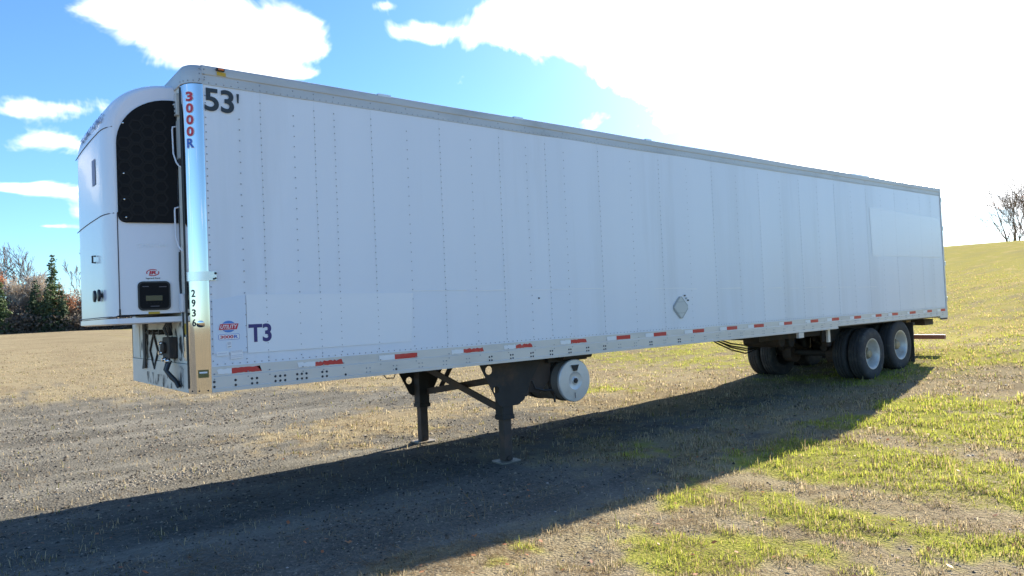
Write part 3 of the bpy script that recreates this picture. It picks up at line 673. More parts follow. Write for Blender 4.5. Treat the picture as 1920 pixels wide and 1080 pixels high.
    MB().prism([(px - w1, pz - zc + .006), (px + w1, pz - zc + .006), (px + a * s_, pz), (px + w1, pz + zc - .006), (px - w1, pz + zc - .006), (px - a * s_, pz)], -.0145, -.019).build('placard_leaf', 'placard', ph)
    for dx, dz in ((.10, .17), (.13, .13), (.17, .10)): MB().box(px + dx - .012, px + dx + .012, -.022, -.008, pz + dz - .01, pz + dz + .01).build('placard_clip', 'bolt' if dz != .13 else 'placard_edge', ph)
lettering()

# ------------------------------------------------------------------ refrigeration unit on the nose
def reefer():
    Y0, Y1 = .335, 2.265; YC = (Y0 + Y1) / 2; HW = (Y1 - Y0) / 2
    def D(y):                                  # depth of the front at this station
        t = min(1, abs(y - YC) / HW); return .560 + .015 * (1 - t ** 2.0)
    def prof(dep, inset):                      # side outline from lower front up and back to the wall
        P = [(-dep + inset, 1.775 + inset * .3)]
        for z in (1.9, 2.1, 2.35, 2.6, 2.85, 3.1, 3.3): P.append((-dep + inset, z))
        a = dep - inset; b = .50 - inset
        for k in range(17):
            t = math.pi / 2 * k / 16; P.append((-a * math.cos(t) ** .80, 3.42 + b * math.sin(t) ** .92))
        return P
    ys = []; ins = []
    for k in range(11):
        t = math.pi / 2 * k / 10; ys.append(Y0 + .30 * (1 - math.cos(t))); ins.append(.075 * (1 - math.sin(t)))
    mid = list(np.linspace(Y0 + .30, Y1 - .30, 20))[1:-1]
    st = list(zip(ys, ins)) + [(y, 0) for y in mid] + [(Y0 + Y1 - y, i) for y, i in zip(ys[::-1], ins[::-1])]
    m = MB(); npf = None
    for y, i in st:
        P = prof(D(y), i); npf = len(P); m.v += [(x, y, z) for x, z in P]
    m.f = [(a * npf + k, a * npf + k + 1, (a + 1) * npf + k + 1, (a + 1) * npf + k) for a in range(len(st) - 1) for k in range(npf - 1)]
    b0 = len(m.v); m.v += [(0, Y0, 1.8), (0, Y1, 1.8)]
    m.f += [tuple([b0] + list(range(npf))), tuple([b0 + 1] + list(range((len(st) - 1) * npf, len(st) * npf))[::-1])]
    U = m.build('refrigeration_unit', 'reefer', T, smooth=38, label='white rounded refrigeration unit with black side grille')
    # lower skirt and underside tray
    m = MB(); n = len(st)
    for z, g in ((1.768, .012), (1.722, .012), (1.712, -.03)):
        for y, i in st: m.v.append((-D(y) + i - g, y - (g if y < YC and i > .05 else 0) + (g if y > YC and i > .05 else 0), z))
    m.f = [(r * n + k, r * n + k + 1, (r + 1) * n + k + 1, (r + 1) * n + k) for r in range(2) for k in range(n - 1)]
    c0 = len(m.v); m.v += [(0, Y0 - .012, 1.768), (0, Y1 + .012, 1.768), (0, Y0 - .012, 1.722), (0, Y1 + .012, 1.722), (0, Y0, 1.712), (0, Y1, 1.712)]
    m.f += [tuple(list(range(n)) + [c0 + 1, c0]), (0, c0, c0 + 2, n), (n, c0 + 2, c0 + 4, 2 * n), (n - 1, 2 * n - 1, c0 + 3, c0 + 1), (2 * n - 1, 3 * n - 1, c0 + 5, c0 + 3), tuple(list(range(2 * n, 3 * n))[::-1] + [c0 + 4, c0 + 5])]
    m.build('lower_skirt', 'reefer', U, smooth=35)
    # seams as thin dark joints that follow the skin
    def skin(y, z, i=0):
        if z <= 3.42: return D(y) - i
        q = min(1, (z - 3.42) / (.50 - i)) ** (1 / .92); return (D(y) - i) * math.sqrt(max(0, 1 - q * q)) ** .80
    def seam(z, y0, y1, name='seam', wav=0):
        pts = []
        for k in range(25):
            y = y0 + (y1 - y0) * k / 24; i = np.interp(y, ys, ins) if y < Y0 + .30 else 0
            zz = z + wav * (y - y0); d_ = skin(y, zz, i)
            pts.append((-d_ - .001, y, zz))
        MB().tube(pts, .0045, 5).build(name, 'seam', U)
    seam(3.47, Y0 + .01, 2.2); seam(2.70, Y0 + .01, 2.2); seam(1.785, Y0 + .01, 2.2)
    MB().tube([(-.484, Y0 - .0005, 1.79), (-.484, Y0 - .0005, 2.2), (-.484, Y0 - .0005, 2.70)], .0045, 5).build('seam', 'seam', U)
    MB().tube([(-.484, Y0 - .002, 1.79), (-.484, Y0 - .002, 1.85)], .007, 5).build('seam_gap', 'black', U)
    MB().tube([(-.484, Y0 - .002, 2.70), (-.455, Y0 - .002, 2.70)], .009, 5).build('seam_gap', 'black', U)
    # black side grille with honeycomb relief
    x0, x1, z0 = -.480, -.008, 2.615
    P = [(x1, z0), (x1, 3.735)]
    for k in range(13):
        t = math.pi / 2 * (1 - k / 12); a, b = (-.06 - x0), .42; P.append((-.06 - a * math.cos(t), 3.315 + b * math.sin(t)))
    for k in range(6):
        t = math.pi / 2 * k / 5; P.append((x0 + .06 - .06 * math.cos(t), z0 + .06 - .06 * math.sin(t)))
    g = MB().prism(P, Y0 - .006, Y0 - .024, 'xz').build('side_grille', 'grille', U, bevel=.004)
    def inside(x, z, mrg=.02):
        if x < x0 + mrg or x > x1 - mrg or z < z0 + mrg: return False
        if z > 3.315:
            a, b = (-.06 - x0) - mrg, .42 - mrg
            if x < -.06: return ((x + .06) / a) ** 2 + ((z - 3.315) / b) ** 2 < 1
            return z < 3.735 - mrg
        return True
    m = MB(); s = .108; r_o = .060
    for i in range(-1, 10):
        for j in range(0, 24):
            x = x0 + .06 + i * s * .87; z = z0 + .06 + j * s + (i % 2) * s / 2
            if not inside(x, z, .05): continue
            vs = []
            for rr_ in (r_o, r_o - .016):
                for yy in (Y0 - .0238, Y0 - .028):
                    vs += [(x + rr_ * math.cos(k * math.pi / 3), yy, z + rr_ * math.sin(k * math.pi / 3)) for k in range(6)]
            fs = [(6 + k, 6 + (k + 1) % 6, 18 + (k + 1) % 6, 18 + k) for k in range(6)] + [(12 + k, 12 + (k + 1) % 6, 18 + (k + 1) % 6, 18 + k) for k in range(6)] + [(k, (k + 1) % 6, 6 + (k + 1) % 6, 6 + k) for k in range(6)]
            m.add(vs, fs)
    m.build('honeycomb_relief', 'grille_rim', U, kind='stuff')
    for x, z in ((-.425, 3.50), (-.43, 3.05), (-.43, 2.82), (-.42, 2.66), (-.02, 3.70)): MB().dome((x, Y0 - .0245, z), (0, -1, 0), .010, .007, 8).build('grille_screw', 'steel', U)
    # control panel
    def rrect(xa, xb, za, zb, r, n=5):
        Q = []
        for (px, pz, a0) in ((xb - r, zb - r, 0), (xa + r, zb - r, 90), (xa + r, za + r, 180), (xb - r, za + r, 270)):
            Q += [(px + r * math.cos(math.radians(a0 + 90 * k / n)), pz + r * math.sin(math.radians(a0 + 90 * k / n))) for k in range(n + 1)]
        return Q
    MB().prism(rrect(-.345, -.088, 1.83, 2.09, .04), Y0 - .002, Y0 - .016).build('control_panel', 'black', U, bevel=.003)
    MB().prism(rrect(-.332, -.102, 1.845, 2.075, .03), Y0 - .0165, Y0 - .019).build('control_panel_face', 'grille', U)
    MB().box(-.285, -.155, Y0 - .0225, Y0 - .0195, 1.915, 1.962).build('display_screen', 'display', U, bevel=.001)
    for i in range(5): MB().dome((-.275 + i * .028, Y0 - .0195, 1.892), (0, -1, 0), .007, .004, 8).build('panel_key', 'grille_rim', U)
    for xa, xb, z in ((-.31, -.26, 2.04), (-.18, -.12, 2.035), (-.25, -.18, 1.862)): MB().box(xa, xb, Y0 - .0205, Y0 - .0195, z, z + .008).build('panel_print', 'seam', U)
    MB().box(-.265, -.175, Y0 - .0035, Y0 - .001, 1.797, 1.818).build('yellow_label', 'yellow', U)
    def ut(body, xa, xb, za, zb, mt, nm, off=0, sh=0): return text_mb(body, lambda u, v: (xa + u * (xb - xa), Y0 - .004, za + v * (zb - za)), off, shear=sh).build(nm, mt, U)
    # oval emblem
    cx, cz = -.222, 2.168; n = 30; vs = []
    for a, b in ((.052, .031), (.044, .024)): vs += [(cx + a * math.cos(2 * math.pi * k / n), Y0 - .003, cz + b * math.sin(2 * math.pi * k / n)) for k in range(n)]
    MB().add(vs, [(k, (k + 1) % n, n + (k + 1) % n, n + k) for k in range(n) if not (k in (2, 3, 17, 18))]).build('oval_emblem', 'red_vinyl', U)
    ut('IR', cx - .030, cx + .030, cz - .016, cz + .016, 'red_vinyl', 'emblem_lettering', .05, .15); ut('Ingersoll Rand', cx - .056, cx + .056, 2.108, 2.124, 'ink', 'maker_lettering', .02)
    ut('OKK-84', -.34, -.10, 2.395, 2.43, 'patch', 'faded_lettering', 0)
    # lettering over the front cap
    def cap(u, v):
        y = 1.98 - u * 1.44; z = 3.545 + v * .09
        return (-skin(y, z) - .012, y, z + .004)
    text_mb('THERMO KING', cap, .03, shear=-.15).build('cap_lettering', 'navy', U)
    # dark badge, knobs and door latch on the front face
    def on_front(y, z, e=.004): return (-skin(y, z, float(np.interp(y, ys, ins))) - e, y, z)
    vs = [on_front(y, z, .005) for y in (.83, .89, .95, 1.0) for z in (3.02, 3.26)]
    MB().add(vs, [(2 * k, 2 * k + 2, 2 * k + 3, 2 * k + 1) for k in range(3)]).build('front_badge', 'navy', U)
    for y in (.64, .86): MB().lathe([(.02, 0), (.02, -.015), (.052, -.02), (.056, -.03), (.05, -.04), (.02, -.043)], (-D(y), y, 1.985), 'x', 16).build('rubber_bumper', 'black', U, smooth=40)
    for z in (2.33,): MB().tube([on_front(.92, z - .03), on_front(.92, z - .03, .03), on_front(.92, z + .03, .03), on_front(.92, z + .03)], .009, 6).build('door_latch', 'black', U)
    # gap strip between unit and wall
    MB().box(-.001, .0, .3, 2.3, 1.8, 3.6).build('gasket', 'black', U)
    for o in [U] + list(U.children):                     # the sides draw in a little towards the front
        for v in o.data.vertices: v.co.y = YC + (v.co.y - YC) * (1 + .21 * v.co.x)
reefer()

def nose_fittings():
    # grab rails, rubber seal, lamps, glad hands, placard frame on the front wall
    for za, zb in ((3.10, 3.50), (2.34, 2.76)):
        MB().tube([(0, .315, zb), (-.038, .305, zb - .012), (-.042, .30, zb - .04), (-.042, .285, za + .14), (-.035, .22, za + .05), (-.022, .20, za + .02), (0, .195, za)], .0078, 8).build('grab_rail', 'reefer', T, smooth=50)
    MB().tube([(-.004, .155, 1.12), (-.004, .158, 3.82)], .008, 6).build('post_seal', 'black', T)
    MB().box(-.03, -.001, .20, .27, 3.58, 3.78).build('hinge_plate', 'rail', T, bevel=.004)
    for z in (3.60, 3.64, 3.70): MB().dome((-.03, .235, z), (-1, 0, 0), .012, .010).build('plate_bolt', 'bolt', T)
    MB().box(-.02, -.001, .19, .25, 3.12, 3.18).build('latch_block', 'bolt', T, bevel=.003)
    MB().box(-.012, -.001, .18, .29, 3.19, 3.54).build('cover_strip', 'rail', T, bevel=.003)
    MB().tube([(-.012, .30, 2.35), (-.015, .31, 2.1), (-.012, .295, 1.95), (-.012, .25, 1.85), (-.012, .24, 1.6), (-.01, .23, 1.45)], .007, 6).build('cable', 'black', T, smooth=60)
    MB().box(-.035, -.001, .205, .275, 1.80, 1.97).build('pale_conduit_box', 'reefer', T, bevel=.015)
    MB().box(-.004, -.001, .175, .245, 1.60, 1.70).build('yellow_label', 'yellow', T)
    MB().box(-.014, -.001, .172, .25, 1.37, 1.58).build('steel_bracket', 'steel', T, bevel=.003)
    # black service box with connectors and hoses
    b = MB().box(-.075, -.001, .50, .76, 1.38, 1.58).build('service_box', 'dark_steel', T, bevel=.015)
    for y, z in ((.78, 1.52), (.79, 1.43), (.66, 1.37), (.55, 1.36)): MB().lathe([(.024, 0), (.026, -.02), (.018, -.03), (.018, -.045)], (-.06, y, z), 'x', 10).build('air_coupling', 'steel', b, smooth=40)
    MB().lathe([(.05, 0), (.055, -.025), (.03, -.04)], (-.075, .65, 1.48), 'x', 12).build('electric_socket', 'dark_steel', b, smooth=40)
    for pts in ([(-.06, .62, 1.36), (-.09, .60, 1.28), (-.05, .55, 1.2), (-.02, .48, 1.16)], [(-.06, .55, 1.36), (-.10, .52, 1.27), (-.04, .46, 1.18), (-.02, .43, 1.12)], [(-.04, .7, 1.60), (-.06, .72, 1.66), (-.03, .7, 1.72)], [(-.04, .58, 1.6), (-.07, .55, 1.68), (-.03, .56, 1.74)]):
        MB().tube(pts, .02, 7).build('air_hose', 'black', b, smooth=60)
    MB().tube([(-.02, 1.72, 1.62), (-.03, 1.4, 1.618), (-.03, .95, 1.625)], .011, 6).build('pipe', 'dark_steel', T)
    for y in (1.0, 1.25, 1.45): MB().box(-.05, -.001, y - .02, y + .02, 1.60, 1.65).build('pipe_clamp', 'dark_steel', T)
    MB().prism([(1.68, 1.72), (1.80, 1.72), (1.79, 1.36), (1.86, 1.235), (1.72, 1.25), (1.70, 1.38)], -.03, -.018, 'yz').build('rubber_strap', 'grime', T)
    cy, cz = 1.40, 1.435; vs = []
    for s in (1, .84):
        for x in (-.0165, -.0035): vs += [(x, cy + dy * s, cz + dz * s) for dy, dz in ((0, -.19), (.185, 0), (0, .19), (-.185, 0))]
    fs = []
    for k in range(4):
        q = (k + 1) % 4; fs += [(k, q, 4 + q, 4 + k), (8 + k, 12 + k, 12 + q, 8 + q), (k, 8 + k, 8 + q, q), (4 + k, 4 + q, 12 + q, 12 + k)]
    MB().add(vs, fs).build('placard_frame', 'dark_steel', T)
    MB().box(-.008, -.002, 2.06, 2.36, 1.35, 1.69).build('patch_plate', 'front', T, bevel=.002)
nose_fittings()

# ------------------------------------------------------------------ running gear
def landing_gear():
    for y, sg in ((.33, -1), (2.24, 1)):
        g = zg(3.65, y) + 0.0
        outer = MB().box(3.57, 3.73, y - .075, y + .075, .42, 1.12).build('landing_leg', 'dark_steel', T, bevel=.008)
        MB().box(3.56, 3.74, y - .083, y + .083, .37, .425).build('leg_collar', 'dark_steel', outer, bevel=.006)
        MB().box(3.592, 3.708, y - .052, y + .052, float(g) + .02, .37).build('inner_leg', 'brown_steel', outer, bevel=.006)
        MB().prism([(3.54, y - .13), (3.76, y - .13), (3.80, y - .10), (3.80, y + .10), (3.76, y + .13), (3.54, y + .13), (3.50, y + .10), (3.50, y - .10)], float(g) - .02, float(g) + .016, 'xy').build('foot_plate', 'foot', outer)
        MB().tube([(3.65, y - .07, float(g) + .045), (3.65, y + .07, float(g) + .045)], .035, 8).build('foot_pivot', 'dark_steel', outer)
        # mounting plate with round lightening holes (holes cut as rings of faces)
        yp = y + sg * .085
        outl = [(3.22, 1.12), (3.26, 1.02), (3.50, .565), (3.55, .53), (3.80, .53), (3.90, .585), (4.02, .80), (4.25, 1.12)]
        holes = [(3.375, .985, .052), (3.475, .745, .043)] if sg < 0 else [(3.50, .75, .05)]
        bm = bmesh.new()
        def ring(pts): 
            vv = [bm.verts.new((a, yp, b)) for a, b in pts]; return [bm.edges.new((vv[i], vv[(i + 1) % len(vv)])) for i in range(len(vv))]
        ed = ring(outl)
        for hx, hz, hr in holes: ed += ring([(hx + hr * math.cos(k * math.pi / 8), hz + hr * math.sin(k * math.pi / 8)) for k in range(16)])
        bmesh.ops.triangle_fill(bm, edges=ed, use_beauty=True)
        me = bpy.data.meshes.new('mounting_plate'); bm.to_mesh(me); bm.free(); me.materials.append(M['dark_steel'])
        o = bpy.data.objects.new('mounting_plate', me); link(o, T); o.location = -T.location
        md = o.modifiers.new('thickness', 'SOLIDIFY'); md.thickness = .008; md.offset = 0
        MB().bar((3.98, y, .62), (4.30, y, 1.10), .05, .05).build('rear_strut', 'brown_steel', T)
    # cross braces and shaft between the legs
    MB().bar((3.60, .36, .50), (3.60, 2.20, .98), .02, .085).build('cross_brace', 'brown_steel', T)
    MB().bar((3.70, .36, .86), (3.70, 2.20, .58), .02, .085).build('cross_brace', 'brown_steel', T)
    MB().tube([(3.76, .36, 1.04), (3.76, 2.2, 1.04)], .018, 8).build('cross_shaft', 'dark_steel', T)
    # fuel tank of the unit, its bracket and the drain hose
    c = (4.64, 0, .752)
    t = MB().lathe([(.02, .95), (.22, .95), (.262, .91), (.262, .13), (.255, .115)], c, 'y', 40).build('fuel_tank', 'tank_body', T, smooth=40)
    MB().lathe([(.270, .150), (.272, .118), (.262, .108), (.20, .103), (.115, .100), (.10, .108), (.055, .110), (.04, .100), (.001, .098)], c, 'y', 40).build('tank_end', 'tank', t, smooth=30)
    MB().lathe([(.034, .10), (.034, .085), (.026, .078), (.001, .078)], c, 'y', 6).build('tank_nut', 'dark_steel', t)
    for k in range(6): MB().dome((c[0] + .028 * math.cos(k), .098, c[2] + .028 * math.sin(k)), (0, -1, 0), .008, .012).build('tank_stud', 'bolt', t)
    MB().prism([(4.575, .952), (4.61, .875), (4.67, .875), (4.705, .952)], .096, .088).build('tank_bracket_tip', 'dark_steel', t)
    MB().prism([(4.62, .53), (4.628, .53), (4.628, .60), (4.62, .60)], .096, .094).build('weld_mark', 'seam', t)
    for y in (.28, .75): MB().lathe([(.267, y), (.272, y), (.272, y + .05), (.267, y + .05)], c, 'y', 32).build('tank_strap', 'dark_steel', t)
    MB().box(4.30, 4.98, .22, .28, 1.0, 1.10).build('tank_hanger', 'dark_steel', T); MB().box(4.30, 4.98, .72, .80, 1.0, 1.10).build('tank_hanger', 'dark_steel', T)
    MB().tube([(4.45, .12, 1.06), (4.95, .12, 1.06)], .03, 10).build('hanger_tube', 'dark_steel', T)
    MB().prism([(4.02, 1.10), (4.42, 1.10), (4.38, .78), (4.20, .62), (4.04, .66)], .30, .36).build('tank_side_plate', 'brown_steel', T)
    MB().box(4.05, 4.40, .38, .95, .72, 1.06).build('battery_box', 'brown_steel', T, bevel=.015)
    MB().tube([(4.05, .26, .80), (4.08, .24, .70), (4.2, .22, .665), (4.32, .20, .66), (4.36, .20, .62), (4.36, .20, .50)], .014, 7).build('drain_hose', 'black', T, smooth=60)
    MB().tube([(1.86, .05, 1.09), (1.90, .04, 1.04), (1.98, .03, 1.035), (2.0, .02, 1.09)], .006, 6).build('loose_wire', 'black', T, smooth=60)
landing_gear()

def wheel_mesh():
    """tyre, rim and hub at the origin, outer face towards -y"""
    ty = MB(); R_, w = .512, .135
    prof = [(.292, -.118), (.305, -.132), (.36, -.142), (.43, -.142), (.475, -.132), (.495, -.118), (.505, -.10), (.506, -.064), (.496, -.060), (.496, -.050), (.509, -.047), (.511, -.006), (.498, -.004), (.498, .004), (.511, .006), (.509, .047), (.496, .05), (.496, .06), (.506, .064), (.505, .10), (.495, .118), (.475, .132), (.43, .142), (.36, .142), (.305, .132), (.292, .118)]
    n = 44; ty.v = [(r * math.cos(2 * math.pi * k / n), t, r * math.sin(2 * math.pi * k / n)) for r, t in prof for k in range(n)]
    ty.f = [(i * n + k, i * n + (k + 1) % n, (i + 1) * n + (k + 1) % n, (i + 1) * n + k) for i in range(len(prof) - 1) for k in range(n)]
    return ty
def bogie():
    rim_o = [(.292, .118), (.292, -.112), (.304, -.122), (.302, -.130), (.286, -.128), (.276, -.112), (.262, -.09), (.255, .02), (.235, .055), (.19, .068), (.14, .062), (.135, .062)]
    hub = [(.15, .075), (.15, .055), (.11, .05), (.095, .02), (.09, -.06), (.07, -.078), (.03, -.082), (.001, -.082)]
    proto = None
    for x, zc in ((12.61, .515), (13.855, .612)):
        zc = float(zc)
        for side in (0, 1):
            for k, yo in ((0, .185), (1, .50)):
                y = yo if side == 0 else WID - yo
                f = 1 if side == 0 else -1
                if k == 1: f = -f
                def place(mb, name, mt, par, sm=35):
                    mb2 = MB(); mb2.v = [(px + x, py * f + y, pz + zc) for px, py, pz in mb.v]; mb2.f = mb.f
                    return mb2.build(name, mt, par, smooth=sm)
                t = place(wheel_mesh(), 'tyre', 'rubber', T, 30)
                rm = MB(); n = 40; rm.v = [(r * math.cos(2 * math.pi * q / n), tt, r * math.sin(2 * math.pi * q / n)) for r, tt in rim_o for q in range(n)]
                rm.f = [(i * n + q, i * n + (q + 1) % n, (i + 1) * n + (q + 1) % n, (i + 1) * n + q) for i in range(len(rim_o) - 1) for q in range(n)]
                place(rm, 'rim', 'rim' if k == 0 else 'dark_steel', t)
                if k == 0:
                    h = MB().lathe(hub, (0, 0, 0), 'y', 20); place(h, 'hub', 'hub', t)
                    nt = MB()
                    for q in range(10):
                        a = 2 * math.pi * q / 10; nt.lathe([(.016, .062), (.016, .035), (.009, .02), (.001, .02)], (.168 * math.cos(a), 0, .168 * math.sin(a)), 'y', 6)
                    place(nt, 'lug_nuts', 'hub', t)
        MB().tube([(x, .5, zc), (x, WID - .5, zc)], .065, 12).build('axle', 'dark_steel', T, smooth=40)
        for y in (.82, WID - .82):
            MB().lathe([(.19, -.1), (.205, -.1), (.205, .1), (.19, .1)], (x, y, zc), 'y', 20).build('brake_drum', 'brown_steel', T)
            MB().tube([(x - .25, y + .1, zc + .12), (x - .10, y + .1, zc + .12)], .075, 12).build('brake_chamber', 'dark_steel', T)
            MB().bar((x - .55, y + (.12 if y < 1.3 else -.12), .86), (x + .25, y + (.12 if y < 1.3 else -.12), zc + .02), .09, .10).build('trailing_arm', 'dark_steel', T)
            MB().lathe([(.12, 0), (.135, .04), (.135, .20), (.11, .24)], (x + .32, y + (.12 if y < 1.3 else -.12), zc + .08), 'z', 16).build('air_spring', 'black', T, smooth=40)
    for y in (.66, WID - .66):
        MB().box(9.6, 15.5, y - .045, y + .045, .93, 1.12).build('slider_rail', 'dark_steel', T)
        MB().box(11.7, 14.6, y - .075, y - .05, .80, 1.02).build('bogie_frame', 'dark_steel', T)
        for x in (11.95, 13.2): MB().prism([(x - .16, .98), (x + .16, .98), (x + .07, .70), (x - .07, .70)], y - .08, y + .02).build('hanger_bracket', 'dark_steel', T)
    for x in (9.9, 11.0, 11.8, 13.2, 14.5): MB().box(x - .04, x + .04, .70, WID - .70, .94, 1.06).build('bogie_cross_member', 'dark_steel', T)
    # air tanks, valve box, hoses ahead of the wheels
    MB().lathe([(.02, 0), (.11, .01), (.12, .04), (.12, .76), (.11, .79), (.02, .80)], (10.9, .95, .86), 'y', 20).build('air_reservoir', 'dark_steel', T, smooth=40)
    MB().lathe([(.02, 0), (.11, .01), (.12, .04), (.12, .76), (.11, .79), (.02, .80)], (11.25, .95, .84), 'y', 20).build('air_reservoir', 'dark_steel', T, smooth=40)
    MB().box(9.82, 9.98, -.02, .03, .985, 1.075).build('pale_tag_plate', 'rail', T, bevel=.004)
    MB().box(11.02, 11.10, .10, .14, .84, 1.09).build('pull_handle_bracket', 'rail', T, bevel=.004)
    for dz, dx in ((0, 0), (.03, .04), (-.02, .08), (-.05, .02)):
        MB().tube([(9.45, 1.6, 1.02), (9.8 + dx, 1.65, .93 + dz), (10.3, 1.68, .80 + dz * 1.5), (10.8, 1.7, .72 + dz * 2), (11.3, 1.7, .70), (11.9, 1.7, .80)], .014, 6).build('air_hose', 'black', T, smooth=60)
    MB().tube([(9.45, 1.6, 1.02), (10.2, 1.66, .97), (11.0, 1.7, .98)], .016, 6).build('air_hose', 'black', T, smooth=60)
    MB().box(9.36, 9.5, 1.54, 1.66, .98, 1.09).build('hose_bracket', 'dark_steel', T, bevel=.01)
    MB().box(10.05, 10.35, 1.62, 1.82, .96, 1.09).build('valve_block', 'brown_steel', T, bevel=.02)
    # mud flaps and rear impact guard
    for y0, y1 in ((.12, .70), (WID - .70, WID - .12)):
        f = MB().box(14.62, 14.64, y0, y1, .17, .98).build('mud_flap', 'rubber', T); MB().box(14.58, 14.68, y0 - .02, y1 + .02, .98, 1.04).build('flap_hanger', 'dark_steel', f)
    gb = MB().box(15.96, 16.06, .02, WID - .02, .60, .70).build('rear_impact_guard', 'copper_red', T, bevel=.012)
    for y in (.74, WID - .74): MB().prism([(15.70, 1.12), (15.95, 1.12), (16.05, .69), (15.97, .69)], y - .05, y + .05).build('guard_post', 'tan_steel', gb)
    for y in (.42, WID - .42): MB().box(15.60, 16.05, y - .15, y + .15, .93, 1.06).build('rear_frame_box', 'dark_steel', T)
    MB().box(11.3, 16.1, .05, WID - .07, 1.10, 1.135).build('rear_floor_plate', 'under', T)
bogie()

# ------------------------------------------------------------------ trees
class TB:
    """limbs as thin prisms, collected"""
    def __init__(s): s.v = []; s.f = []
    def seg(s, a, b, ra, rb, n=4):
        t = (b - a); L_ = t.length
        if L_ < 1e-5: return
        t /= L_; u = t.orthogonal().normalized(); w = t.cross(u); k = len(s.v)
        for p, r in ((a, ra), (b, rb)): s.v += [tuple(p + (u * math.cos(2 * math.pi * i / n) + w * math.sin(2 * math.pi * i / n)) * r) for i in range(n)]
        s.f += [(k + i, k + (i + 1) % n, k + n + (i + 1) % n, k + n + i) for i in range(n)]
    def obj(s, name, mt, parent):
        me = bpy.data.meshes.new(name); me.from_pydata(s.v, [], s.f); me.materials.append(M[mt]); o = bpy.data.objects.new(name, me); return link(o, parent)
def leaf_cards(pts, size, name, mt, parent, rng, flat=0.0):
    n = len(pts); P = np.asarray(pts); a = rng.normal(size=(n, 3)); a /= np.linalg.norm(a, axis=1)[:, None]
    b = rng.normal(size=(n, 3)); b -= a * np.sum(a * b, 1)[:, None]; b /= np.linalg.norm(b, axis=1)[:, None]
    s = size * rng.uniform(.6, 1.4, n)[:, None]
    V = np.stack([P - a * s, P + b * s * .5, P + a * s, P - b * s * .5], 1).reshape(-1, 3)
    o = np_mesh(name, V, np.arange(4 * n).reshape(-1, 4), M[mt]); return link(o, parent)
def bare_tree(name, label, base, h, seed, spread=.55, twig=.012, bark='bark', group=None, leaves=None, forks=1, cat='tree', full=True):
    rnd = random.Random(seed); T_ = thing(name, label, cat, base, group); tr = TB(); cr = TB(); tips = []
    def grow(p, d, L_, r, lv):
        n = 3; q = p
        for i in range(n):
            d = (d + Vector((rnd.gauss(0, .10), rnd.gauss(0, .10), rnd.gauss(.03, .06)))).normalized(); e = q + d * (L_ / n); r2 = r * (1 - .22)
            (tr if lv == 0 else cr).seg(q, e, max(r, twig), max(r2, twig), 6 if lv == 0 else (4 if lv < 3 else 3)); 
            if lv < 5 and (lv > 0 or i > 0):
                for _ in range(1 if lv == 0 else (rnd.choice((1, 1, 2)) if full else rnd.choice((0, 1, 1)))):
                    az = rnd.uniform(0, 2 * math.pi); o = d.orthogonal().normalized(); o = o * math.cos(az) + d.cross(o) * math.sin(az)
                    nd_ = (d + o * rnd.uniform(spread * .7, spread * 1.4) + Vector((0, 0, .12))).normalized()
                    if L_ * .62 > .22: grow(e, nd_, L_ * rnd.uniform(.5, .72), r2 * .6, lv + 1)
            q = e; r = r2
        tips.append(q)
        if lv < 5 and L_ > .4: grow(q, d, L_ * .68, r * .9, lv + 1)
    for k in range(forks):
        d0 = Vector((rnd.gauss(0, .10 + .12 * (forks > 1)), rnd.gauss(0, .10), 1)).normalized()
        grow(Vector((rnd.uniform(-.15, .15) * (forks - 1), 0, -.15)), d0, h * .31, h * .012, 0)
    tr.obj('trunk', bark, T_); cr.obj('crown', 'twig' if bark == 'bark' else bark, T_)
    if leaves:
        mt, n, sz, zlo = leaves; rng = np.random.default_rng(seed); P = [tuple(t + Vector((rnd.gauss(0, .25), rnd.gauss(0, .25), rnd.gauss(0, .25)))) for t in tips if t.z > zlo * h]
        P = [P[rnd.randrange(len(P))] for _ in range(n)] if len(P) else []
        P = np.array(P) + rng.normal(size=(len(P), 3)) * .22
        leaf_cards(P, sz, 'leaves', mt, T_, rng)
    return T_
def spruce(name, label, base, h, seed, w=.2, mt='spruce', group=None):
    rng = np.random.default_rng(seed); rnd = random.Random(seed); T_ = thing(name, label, 'tree', base, group); tr = TB()
    tr.seg(Vector((0, 0, -.1)), Vector((rnd.uniform(-.1, .1), 0, h)), h * .018, .015, 6); tr.obj('trunk', 'bark', T_)
    pts = []; z = .06 * h; lm = TB()
    while z < h * .99:
        t = z / h; r = h * w * (1 - t) ** .85 * rnd.uniform(.75, 1.15) + .08; n = max(4, int(9 * (1 - t) + 3))
        for k in range(n):
            a = rnd.uniform(0, 2 * math.pi); rr = r * rnd.uniform(.6, 1.1)
            tip = Vector((math.cos(a) * rr, math.sin(a) * rr, z - rr * .30 + rr * .12)); lm.seg(Vector((0, 0, z)), tip, .022, .008, 3)
            m_ = max(6, int(rr * 42))
            for q in range(m_):
                s = rnd.uniform(.12, 1.05); p = Vector((0, 0, z)).lerp(tip, s); wd = .12 * rr * (1.15 - s) + .06
                pts.append((p.x + rnd.gauss(0, wd), p.y + rnd.gauss(0, wd), p.z + rnd.gauss(-.03, .05)))
        z += rnd.uniform(.16, .30) * (h / 7) ** .5
    lm.obj('limbs', 'bark', T_)
    leaf_cards(pts, .11, 'crown', mt, T_, rng)
    return T_
def along(px, dist):
    """a spot on the ground in the direction of one column of the photograph"""
    d = ROT.to_3x3() @ Vector(((px - 960) / 1359.8, -(620 - 540) / 1359.8, -1)); d.z = 0; d.normalize()
    x, y = CAM.x + d.x * dist, CAM.y + d.y * dist; return (x, y, float(zg(x, y)) - .05)
